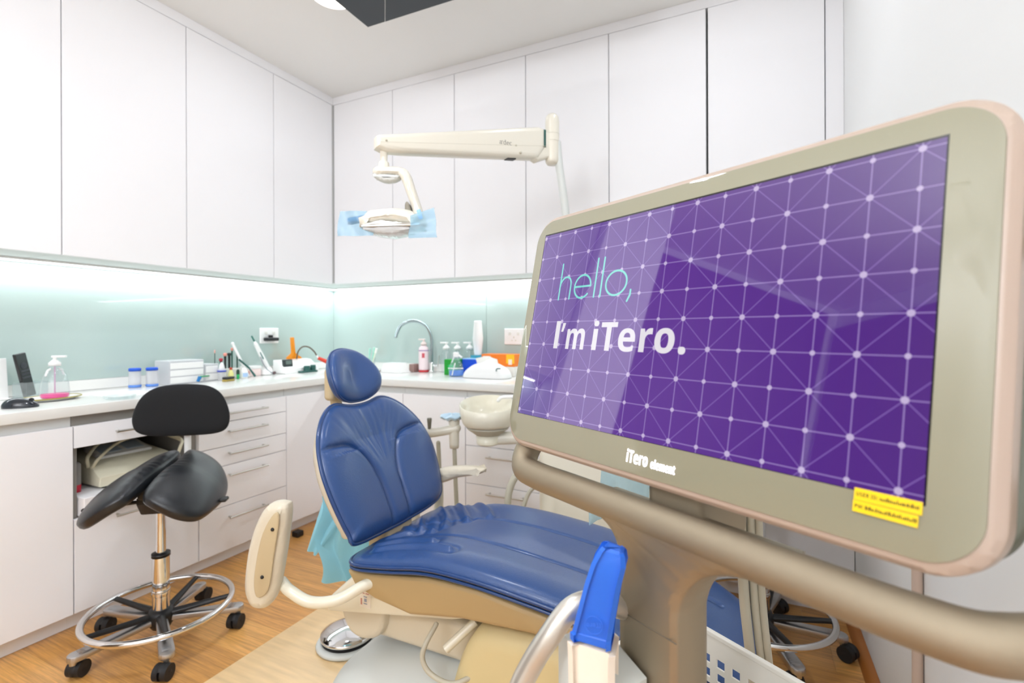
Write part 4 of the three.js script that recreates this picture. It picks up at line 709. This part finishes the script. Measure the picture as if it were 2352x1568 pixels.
  // tool rack: brushes and instruments with pink or dark tips
  t = thing('tool_rack', 'white block rack holding dark handled brushes on the left worktop', 'rack', [0.1, CT, 0.985]);
  obj('block', bx(-0.04, 0.04, 0, 0.06, -0.095, 0.05, 0.004), M.offwhite, t);
  const tools = [[-0.01, 0.05, 0.17, 0x31463f, 0xe8a79a, 0.002], [0.0, 0.018, 0.12, 0x14201c, 0xb02c3c, 0.006], [-0.005, -0.012, 0.15, 0x1a2420, 0xe89a8a, 0.006], [0, -0.035, 0.15, 0x10201c, 0x1a2a26, 0.0065], [-0.01, -0.06, 0.18, 0x0f5a48, 0xd98f7f, 0.004], [0.01, -0.08, 0.155, 0x1f4a3c, 0xd8c860, 0.004]];
  tools.forEach(([x, z, h, c1, c2, r], i) => {
    const b = thing('instrument_brush', ['thin brush with flared pink tip, leftmost in the rack', 'short dark brush with red collar in the rack', 'dark brush with salmon tip, third in the rack', 'thick black handled brush, fourth in the rack', 'tall dark green brush with pink tip in the rack', 'green stick with yellow tip, rightmost in the rack'][i], 'brush', [0.1 + x, CT + 0.0605, 0.985 + z], 0, 'brushes standing in the white rack');
    obj('handle', cyl(r, r * 1.15, h - 0.075, 0, 0, 0, 12), S(c1, 0.4), b); obj('tip', lathe([[0, 0], [r * 1.2, 0], [r * 2, 0.01], [r * 1.4, 0.018], [0, 0.02]], 16).translate(0, h - 0.075, 0), S(c2, 0.5), b);
  });
  t = thing('cone_dispenser', 'white cone topped dispenser with blue ring in front of the brushes', 'dispenser', [0.19, CT, 1.06]);
  obj('cup', lathe([[0, 0], [0.02, 0], [0.022, 0.05], [0, 0.05]]), M.frosted, t); obj('ring', lathe([[0, 0.05], [0.024, 0.05], [0.024, 0.058], [0, 0.058]]), S(0x2a46b8, 0.4), t); obj('cone', lathe([[0, 0.058], [0.018, 0.058], [0.012, 0.09], [0.005, 0.104], [0, 0.106]]), M.white, t);
  t = thing('yellow_bottle', 'tiny pale yellow dropper bottle with red collar beside blue ring dispenser', 'bottle', [0.185, CT, 1.0]);
  obj('body', lathe([[0, 0], [0.014, 0], [0.015, 0.035], [0.009, 0.05], [0.006, 0.058], [0, 0.058]]), S(0xf0ea9a, 0.4), t); obj('cap', lathe([[0, 0.058], [0.008, 0.058], [0.008, 0.07], [0, 0.072]]), S(0xc0462a, 0.4), t);
  t = thing('green_vial', 'small dark vial with bright green foot on the left worktop', 'vial', [0.2, CT, 0.965]);
  obj('foot', lathe([[0, 0], [0.007, 0], [0.009, 0.028], [0, 0.028]]), S(0x12b060, 0.4), t); obj('body', lathe([[0, 0.028], [0.0095, 0.028], [0.009, 0.05], [0.005, 0.058], [0, 0.058]]), S(0x15382c, 0.4), t);
  t = thing('white_bottle', 'small white bottle with pale blue label right of the green vial', 'bottle', [0.2, CT, 0.925]);
  obj('body', lathe([[0, 0], [0.02, 0], [0.021, 0.04], [0.013, 0.056], [0.009, 0.064], [0, 0.064]]), M.white, t); obj('label_band', new THREE.CylinderGeometry(0.0213, 0.0213, 0.024, 30, 1, true, 0.6, 1.6).translate(0, 0.022, 0), S(0xaecdf2, 0.5, { side: THREE.DoubleSide }), t);
  t = thing('pen_case', 'flat black and olive case lying before the blue ring dispenser', 'case', [0.27, CT, 1.075], 0.25);
  obj('lid', bx(-0.014, 0.014, 0.012, 0.026, -0.034, 0.034, 0.004), M.black, t); obj('base', bx(-0.014, 0.014, 0, 0.0115, -0.034, 0.034, 0.003), S(0xb39c4a, 0.5), t);
  t = thing('angled_handpiece', 'blue headed hand tool with green shaft lying on the left worktop', 'hand tool', [0.2, CT, 1.19], 0.2);
  obj('head', [rod(V(0, 0.008, 0.02), V(0.008, 0.035, 0.012), 0.008, 0.01)], S(0x1472b4, 0.4), t); obj('shaft', rod(V(0.008, 0.034, 0.01), V(-0.03, 0.03, -0.1), 0.005, 0.003), S(0x1b9a57, 0.4), t);
  tag(obj('white_stick', [rod(V(0.16, CT + 0.004, 0.865), V(0.1, CT + 0.205, 0.925), 0.008, 0.0075), sph(0.009, 0.098, CT + 0.21, 0.926)], M.white), 'long thin white stick leaning up beside the brush rack', 'stick');
  tag(obj('dark_clip', [rod(V(0.215, CT + 0.007, 0.86), V(0.185, CT + 0.06, 0.88), 0.007, 0.005), rod(V(0.185, CT + 0.06, 0.88), V(0.16, CT + 0.115, 0.93), 0.006, 0.006)], M.teal), 'dark grey green clip tool leaning against the white stick', 'tool');
  t = thing('cotton_box', 'small pink and white box between the white stick and curing light', 'box', [0.09, CT, 0.805]);
  obj('carton', bx(-0.03, 0.03, 0, 0.045, -0.06, 0.045, 0.003), S(0xf1dcd8, 0.6), t); obj('lid', bx(-0.031, 0.031, 0.0455, 0.065, -0.061, 0.046, 0.003), M.white, t); obj('stamp', bx(0.03, 0.031, 0.012, 0.034, 0.02, 0.042), S(0xcf9f98, 0.6), t);
  // curing light pen in its stand
  t = thing('curing_light', 'white pen shaped curing light with dark green tip standing tilted', 'curing light', [0.1, CT, 0.69]);
  obj('base', lathe([[0, 0], [0.036, 0], [0.04, 0.006], [0.034, 0.03], [0.024, 0.045], [0, 0.046]]).scale(1, 1, 1.2), M.white, t);
  const pen = obj('pen', [rod(V(0.005, 0.03, -0.012), V(-0.01, 0.2, 0.07), 0.017, 0.0125, 20), rod(V(-0.01, 0.2, 0.07), V(-0.012, 0.22, 0.078), 0.0125, 0.006)], M.white, t);
  obj('light_guide', rod(V(-0.012, 0.218, 0.077), V(-0.014, 0.255, 0.097), 0.0055, 0.005), S(0x2d6f62, 0.4), pen); obj('button', rod(V(0.009, 0.105, 0.03), V(0.003, 0.15, 0.05), 0.005), S(0x55807c, 0.4), pen);
  obj('cable', tube([[0.0, 0.12, 0.045], [0.02, 0.06, 0.03], [0.035, 0.02, 0.0], [0.04, 0.008, -0.02]], 0.003, 30), S(0x8a9096, 0.5), t); obj('plug', sph(0.011, 0.042, 0.012, -0.026), S(0x5b4648, 0.5), t);
  // socket with a flat black adaptor
  const sock = (label, pos, turn, plug) => { const q = thing('power_socket', label, 'socket', pos, turn, 'white wall sockets'); obj('plate', bx(-0.073, 0.073, -0.052, 0.052, 0, 0.01, 0.004), M.white, q); obj('switch', [bx(0.02, 0.04, 0.01, 0.03, 0.01, 0.014, 0.002), bx(-0.04, -0.02, 0.01, 0.03, 0.01, 0.014, 0.002)], M.offwhite, q); if (plug) obj('adaptor', [bx(-0.05, 0.045, -0.035, -0.012, 0.01, 0.05, 0.006), bx(-0.012, 0.012, -0.012, 0.005, 0.01, 0.03, 0.003)], M.black, q); else obj('pin_hole', [bx(-0.006, 0.0, -0.01, 0.0, 0.0095, 0.0105), bx(-0.02, -0.012, -0.028, -0.022, 0.0095, 0.0105), bx(0.006, 0.014, -0.028, -0.022, 0.0095, 0.0105)], M.hose, q); };
  sock('white wall socket with flat black plug on the left splashback', [0.0095, 1.135, 0.6], PI / 2, true);
  sock('plain white wall socket on the back splashback near the screen edge', [1.585, 1.125, 0.0095], 0, false);
  // lamp charger: white case, black display, orange shield, gooseneck with red end
  t = thing('light_charger', 'white charger case with black display on the left worktop near corner', 'charger', [0.12, CT, 0.46]);
  obj('case', creased(ext(poly([[-0.06, 0], [0.06, 0], [0.055, 0.035], [-0.02, 0.085], [-0.06, 0.09]]), 0.29, 0.006, 3).translate(0, 0, -0.14), 0.6), M.white, t);
  obj('display', bx(0.032, 0.046, 0.032, 0.09, 0.068, 0.145, 0.004).rotateZ(0.15).translate(0.0, 0, 0), S(0x333a3a, 0.3), t); obj('display_glass', bx(0.046, 0.0475, 0.055, 0.08, 0.08, 0.125, 0.001).rotateZ(0.15), S(0x6c7a74, 0.2), t);
  obj('rest', [cyl(0.021, 0.02, 0.045, 0.075, 0.0, -0.015).rotateX(0.0), cyl(0.019, 0.018, 0.048, 0.075, 0, -0.07), bx(0.05, 0.1, 0, 0.012, -0.09, 0.045, 0.003)], M.teal, t);
  tag(obj('orange_shield', creased(ext(smooth([[-0.05, 0.0], [0.065, 0.0], [0.068, 0.01], [0.03, 0.034], [0.018, 0.05], [0.008, 0.14], [0.002, 0.15], [-0.018, 0.15], [-0.024, 0.14], [-0.018, 0.05], [-0.03, 0.032], [-0.052, 0.016]], 90), 0.006, 0.0015, 2).rotateY(PI / 2).translate(0.095, CT + 0.092, 0.475), 0.7), M.orange), 'bright orange light shield standing on the white charger case', 'shield');
  t = thing('gooseneck_tool', 'brown bent gooseneck tool with red handle on the white charger case', 'tool', [0.12, CT + 0.09, 0.42]);
  obj('neck', tube([[0.0, 0.004, 0.045], [0.0, 0.055, 0.03], [0.0, 0.085, -0.01], [0.01, 0.08, -0.055], [0.02, 0.05, -0.09], [0.025, 0.02, -0.11]], 0.005, 50), S(0x5d5040, 0.5), t); obj('handle', rod(V(0.03, 0.0, -0.12), V(0.09, -0.035, -0.165), 0.012, 0.016), M.red, t); obj('collar', rod(V(0.025, 0.02, -0.11), V(0.03, 0.0, -0.12), 0.006), M.white, t);
}
// ---------------------------------------------------------------- things on the back worktop
{
  let t;
  const brush = (label, x, z, tilt, c, h) => { const q = thing('toothbrush_model', label, 'toothbrush', [x, CT + 0.003, z], 0, 'toothbrushes in the clear cup'); obj('handle', rod(V(0, 0, 0), V(Math.sin(tilt) * h, Math.cos(tilt) * h, 0), 0.004, 0.005), S(c, 0.4), q); obj('brush_head', rod(V(Math.sin(tilt) * h, Math.cos(tilt) * h, 0), V(Math.sin(tilt) * (h + 0.035), Math.cos(tilt) * (h + 0.035), 0), 0.008, 0.008), S(c === 0xdfe9d2 ? 0xf2f2ea : 0xa9dccb, 0.4), q); };
  brush('green toothbrush in clear cup, nearest the blue headrest', 0.45, 0.115, 0.12, 0x9fd8c6, 0.12); brush('mint toothbrush leaning in the clear cup', 0.478, 0.12, 0.2, 0x9adbc8, 0.13); brush('pale toothbrush leaning farthest right in the clear cup', 0.485, 0.13, 0.34, 0xdfe9d2, 0.13);
  t = thing('clear_cup', 'clear plastic cup holding toothbrushes behind the headrest', 'cup', [0.475, CT, 0.12]); obj('shell', lathe([[0, 0], [0.03, 0], [0.036, 0.09], [0.0345, 0.09], [0.0285, 0.002], [0, 0.002]]), M.clear, t);
  t = thing('shallow_tray', 'flat white tray lying left of the white wedge tub', 'tray', [0.58, CT, 0.3]); obj('pan', lathe([[0, 0], [0.11, 0], [0.125, 0.016], [0.122, 0.018], [0.107, 0.004], [0, 0.004]], 4).rotateY(PI / 4).scale(1.2, 1, 0.8), M.white, t);
  t = thing('wedge_tub', 'white upside down tapered tub on the back worktop', 'tub', [0.77, CT, 0.21], 0);
  const wg = new THREE.CylinderGeometry(0.088, 0.118, 0.066, 4, 1).rotateY(PI / 4).scale(1.05, 1, 0.62).translate(0, 0.033, 0); obj('body', creased(wg.toNonIndexed(), 0.4), M.white, t); obj('rim', bx(-0.092, 0.092, 0, 0.006, -0.055, 0.055, 0.002), M.white, t);
  tag(obj('brown_carton', bx(0.842, 0.88, CT, CT + 0.055, 0.08, 0.15, 0.002), S(0x9c7f78, 0.6)), 'little brownish carton right of the white wedge tub', 'carton');
  t = thing('foam_bottle', 'pale pink foam pump bottle with red base beside the chrome tap', 'bottle', [0.93, CT, 0.1], PI);
  obj('body', lathe([[0, 0.014], [0.034, 0.014], [0.035, 0.02], [0.035, 0.15], [0.031, 0.17], [0.02, 0.178], [0.018, 0.185], [0, 0.185]], 40), S(0xf2dfe2, 0.35), t); obj('base_band', lathe([[0, 0], [0.033, 0], [0.035, 0.004], [0.035, 0.0138], [0, 0.0138]], 40), S(0xd62f3a, 0.4), t);
  obj('shoulder_band', lathe([[0.0353, 0.145], [0.0357, 0.147], [0.0357, 0.15], [0.0353, 0.152]], 40), S(0x9a7cae, 0.4), t); obj('red_emblem', new THREE.CylinderGeometry(0.0355, 0.0355, 0.032, 10, 1, true, PI + 0.25, 0.55).translate(0, 0.115, 0), S(0xcf5560, 0.5, { side: THREE.DoubleSide }), t); pump(t, 0.189, S(0xf3e2dc, 0.4), 0, 1.1);
  t = thing('tap', 'tall chrome swan neck tap on the back worktop', 'tap', [0.985, CT, 0.085]);
  obj('foot', lathe([[0, 0], [0.024, 0], [0.024, 0.008], [0.018, 0.012], [0.018, 0.06], [0.013, 0.068], [0, 0.068]]), M.chrome, t);
  obj('spout', tube([[0, 0.06, 0], [0, 0.16, 0], [-0.002, 0.24, 0.002], [-0.03, 0.32, 0.03], [-0.09, 0.352, 0.085], [-0.15, 0.325, 0.135], [-0.175, 0.27, 0.155], [-0.18, 0.245, 0.16]], 0.011, 80, 16), S(0xa9b9bd, 0.09, { metalness: 1 }), t);
  obj('lever', [rod(V(0.016, 0.045, 0), V(0.05, 0.045, 0), 0.01), rod(V(0.05, 0.045, 0), V(0.06, 0.115, -0.005), 0.005, 0.004)], M.chrome, t);
  // three clear pump bottles
  const cb3 = (label, x, z) => { const q = thing('clear_pump_bottle', label, 'bottle', [x, CT, z], PI, 'clear pump bottles behind the boxes'); obj('body', lathe([[0, 0], [0.032, 0], [0.034, 0.004], [0.034, 0.12], [0.028, 0.14], [0.014, 0.15], [0.014, 0.158], [0, 0.158]], 36), M.clear, q); obj('dip_tube', cyl(0.003, 0.003, 0.14, 0, 0.01, 0, 8), M.white, q); pump(q, 0.163, M.white, 0, 1.25); };
  cb3('clear pump bottle with white head, left of three behind the spray bottle', 1.115, 0.1); cb3('clear pump bottle with white head, middle of three behind the spray bottle', 1.2, 0.095); cb3('clear pump bottle with white head, right of three, beside the cup stack', 1.272, 0.058);
  // boxes
  t = thing('green_box', 'green carton behind the spray bottle on the back worktop', 'carton', [1.235, CT, 0.2]); obj('carton', bx(-0.05, 0.05, 0, 0.1, -0.035, 0.035, 0.002), S(0x0f9a2c, 0.4), t); obj('print', bx(-0.02, 0.03, 0.03, 0.065, 0.035, 0.0357), S(0x19c46a, 0.4), t);
  t = thing('blue_box', 'bright blue carton beside the green carton', 'carton', [1.375, CT, 0.16]); obj('carton', bx(-0.075, 0.075, 0, 0.1, -0.04, 0.04, 0.002), S(0x0f4fd6, 0.35), t); obj('top_edge', bx(-0.075, 0.075, 0.1003, 0.106, -0.04, 0.04, 0.002), S(0x8fc2f6, 0.35), t);
  tag(obj('teal_box', bx(1.31, 1.4, CT, CT + 0.122, 0.06, 0.112, 0.002), S(0x3aa5b8, 0.4)), 'teal carton mostly hidden behind the blue carton', 'carton');
  // stack of paper cups, upside down and upright
  t = thing('cup_stack', 'tall stack of white disposable cups behind the blue carton', 'cup stack', [1.4, CT + 0.123, 0.086]);
  t.position.set(1.352, CT + 0.123, 0.086);
  const cupS = []; for (let i = 0; i < 9; i++) cupS.push([0.024 + i * 0.0011, i * 0.014], [0.0252 + i * 0.0011, i * 0.014 + 0.006]);
  const stackP = [[0, 0], [0.024, 0], ...[...Array(9)].flatMap((_, i) => [[0.0245 + i * 0.0012, 0.004 + i * 0.012], [0.026 + i * 0.0012, 0.012 + i * 0.012]]), [0.0345, 0.118], [0.033, 0.126], ...[...Array(6)].flatMap((_, i) => [[0.0335 - i * 0.0013, 0.13 + i * 0.016], [0.032 - i * 0.0013, 0.14 + i * 0.016]]), [0.024, 0.226], [0, 0.226]];
  obj('cups', lathe(stackP, 36), M.white, t);
  // glove carton with tissue flap, wipes bag, spray bottle
  t = thing('glove_box', 'orange glove carton lying behind the white tissue bag', 'carton', [1.545, CT + 0.0605, 0.12]);
  obj('carton', bx(-0.115, 0.115, 0, 0.075, -0.06, 0.06, 0.002), S(0xf27d12, 0.4), t); obj('yellow_panel', bx(0.06, 0.115, 0.02, 0.076, 0.06, 0.0608), S(0xffc21c, 0.4), t); obj('white_patch', [bx(0.075, 0.1, 0.012, 0.045, 0.0609, 0.0615), bx(-0.105, -0.05, 0.05, 0.064, 0.06, 0.0607)], S(0xf6e2cf, 0.5), t);
  tag(obj('under_carton', bx(1.44, 1.66, CT, CT + 0.06, 0.06, 0.18, 0.002), S(0xe9e7e0, 0.6)), 'plain white carton under the orange glove carton', 'carton');
  const bag = cushion({ outline: [[-0.14, -0.05], [-0.1, -0.075], [0, -0.08], [0.1, -0.075], [0.14, -0.05], [0.148, 0], [0.14, 0.05], [0.1, 0.072], [0, 0.075], [-0.1, 0.072], [-0.14, 0.05], [-0.148, 0]], T: 0.088, bottom: 0.001, pw: 2.2, n: 100, rings: 40, map: (s, tt, h) => V(s, 0.002 + Math.max(0, h), -tt), detail: (s, tt) => 0.014 * (fbm(s * 22 + 5, tt * 26, 3) - 0.42) + 0.02 * gauss(s - 0.01, 0.03) * gauss(tt, 0.02) });
  t = thing('tissue_bag', 'puffy white bag of tissues in front of the orange carton', 'tissue bag', [1.535, CT, 0.3]); obj('bag', bag.g, M.whiteMatte, t);
  obj('tissue', wave(16, 12, (u, v) => [-0.07 + 0.14 * u, 0.085 + 0.045 * v * (1 - 0.7 * Math.abs(u - 0.45)), 0.01 * Math.sin(u * 11) + 0.02 * v * Math.sin(u * 6 + 1)]), S(0xf6f5f0, 0.8, { side: THREE.DoubleSide }), t);
  obj('clip', tube([[0.1, 0.05, 0.075], [0.105, 0.062, 0.076], [0.125, 0.064, 0.074]], 0.003, 16), M.teal, t);
  t = thing('spray_bottle', 'clear spray bottle with blue liquid and white trigger', 'spray bottle', [1.31, CT, 0.29], 0.2);
  obj('body', lathe([[0, 0], [0.042, 0], [0.046, 0.006], [0.047, 0.04], [0.04, 0.075], [0.022, 0.1], [0.014, 0.108], [0.014, 0.118], [0, 0.118]], 40), M.clear, t); obj('liquid', lathe([[0, 0.003], [0.039, 0.003], [0.0435, 0.008], [0.0445, 0.036], [0, 0.037]], 40), S(0x3f86e6, 0.3), t);
  obj('label_band', [tube([[-0.047, 0.05, 0.01], [0, 0.052, 0.0475], [0.047, 0.05, 0.01]], 0.0035, 20), rod(V(0.006, 0.085, 0.035), V(-0.01, 0.01, 0.047), 0.0035)], M.white, t);
  obj('trigger_head', [bx(-0.018, 0.016, 0.118, 0.15, -0.011, 0.011, 0.005), rod(V(-0.01, 0.145, 0), V(0.038, 0.118, 0), 0.009, 0.006), rod(V(-0.012, 0.125, 0), V(-0.03, 0.085, 0), 0.004)], M.white, t);
}
// ---------------------------------------------------------------- niche on the left: beige scaler with coiled hose
{
  const Y = 0.5175;
  let t = thing('scaler_unit', 'beige tabletop dental device with white control panel in the open niche', 'dental device', [0.37, Y, 1.72]);
  obj('case', creased(ext(poly([[-0.2, 0.01], [0.19, 0.01], [0.2, 0.05], [0.13, 0.09], [-0.1, 0.115], [-0.2, 0.115]]), 0.31, 0.008, 3).translate(0, 0, -0.185), 0.5), P(0xddd8c0, 0.4), t);
  obj('foot', [bx(-0.18, -0.14, 0, 0.012, -0.16, 0.1), bx(0.13, 0.17, 0, 0.012, -0.16, 0.1)], M.black, t);
  obj('control_panel', bx(-0.075, 0.06, 0, 0.022, -0.15, 0.06, 0.004).rotateZ(-0.22).translate(0, 0.1, 0), M.white, t);
  obj('key_row', [bx(-0.055, 0.03, 0.022, 0.0235, -0.13, -0.06).rotateZ(-0.22).translate(0, 0.1, 0), bx(-0.055, 0.03, 0.022, 0.0235, -0.04, 0.04).rotateZ(-0.22).translate(0, 0.1, 0)], S(0xbfcfdc, 0.4), t);
  obj('hose', tube([[0.12, 0.09, 0.13], [0.1, 0.13, 0.12], [0.02, 0.17, 0.03], [-0.02, 0.175, -0.08], [0.02, 0.17, -0.19], [0.1, 0.15, -0.21], [0.2, 0.14, -0.2], [0.24, 0.12, -0.17], [0.235, 0.06, -0.15], [0.21, 0.02, -0.14]], 0.007, 90), S(0xd9d3b8, 0.4), t);
  obj('hose', tube([[0.13, 0.08, 0.12], [0.14, 0.12, 0.1], [0.08, 0.16, 0.0], [0.06, 0.172, -0.1], [0.1, 0.165, -0.18], [0.19, 0.15, -0.2], [0.228, 0.12, -0.18], [0.222, 0.05, -0.15]], 0.006, 90), S(0xd9d3b8, 0.4), t);
  tag(obj('black_cable', tube([[0.2, Y + 0.008, 1.896], [0.2, Y + 0.1, 1.895], [0.22, Y + 0.15, 1.885], [0.26, Y + 0.15, 1.875], [0.3, Y + 0.09, 1.885], [0.31, Y + 0.008, 1.893]], 0.005, 50), M.black), 'black cable looping up in the left corner of the niche', 'cable');
  t = thing('red_cap_bottle', 'small grey bottle with red bottom band at the niche left edge', 'bottle', [0.5, Y, 1.897]); obj('body', lathe([[0, 0.03], [0.018, 0.03], [0.018, 0.11], [0.01, 0.12], [0, 0.122]]), S(0x8f8c8a, 0.4), t); obj('band', lathe([[0, 0], [0.018, 0], [0.018, 0.03], [0, 0.03]]), S(0xd21f3c, 0.4), t);
}

renderer.render(scene, camera);
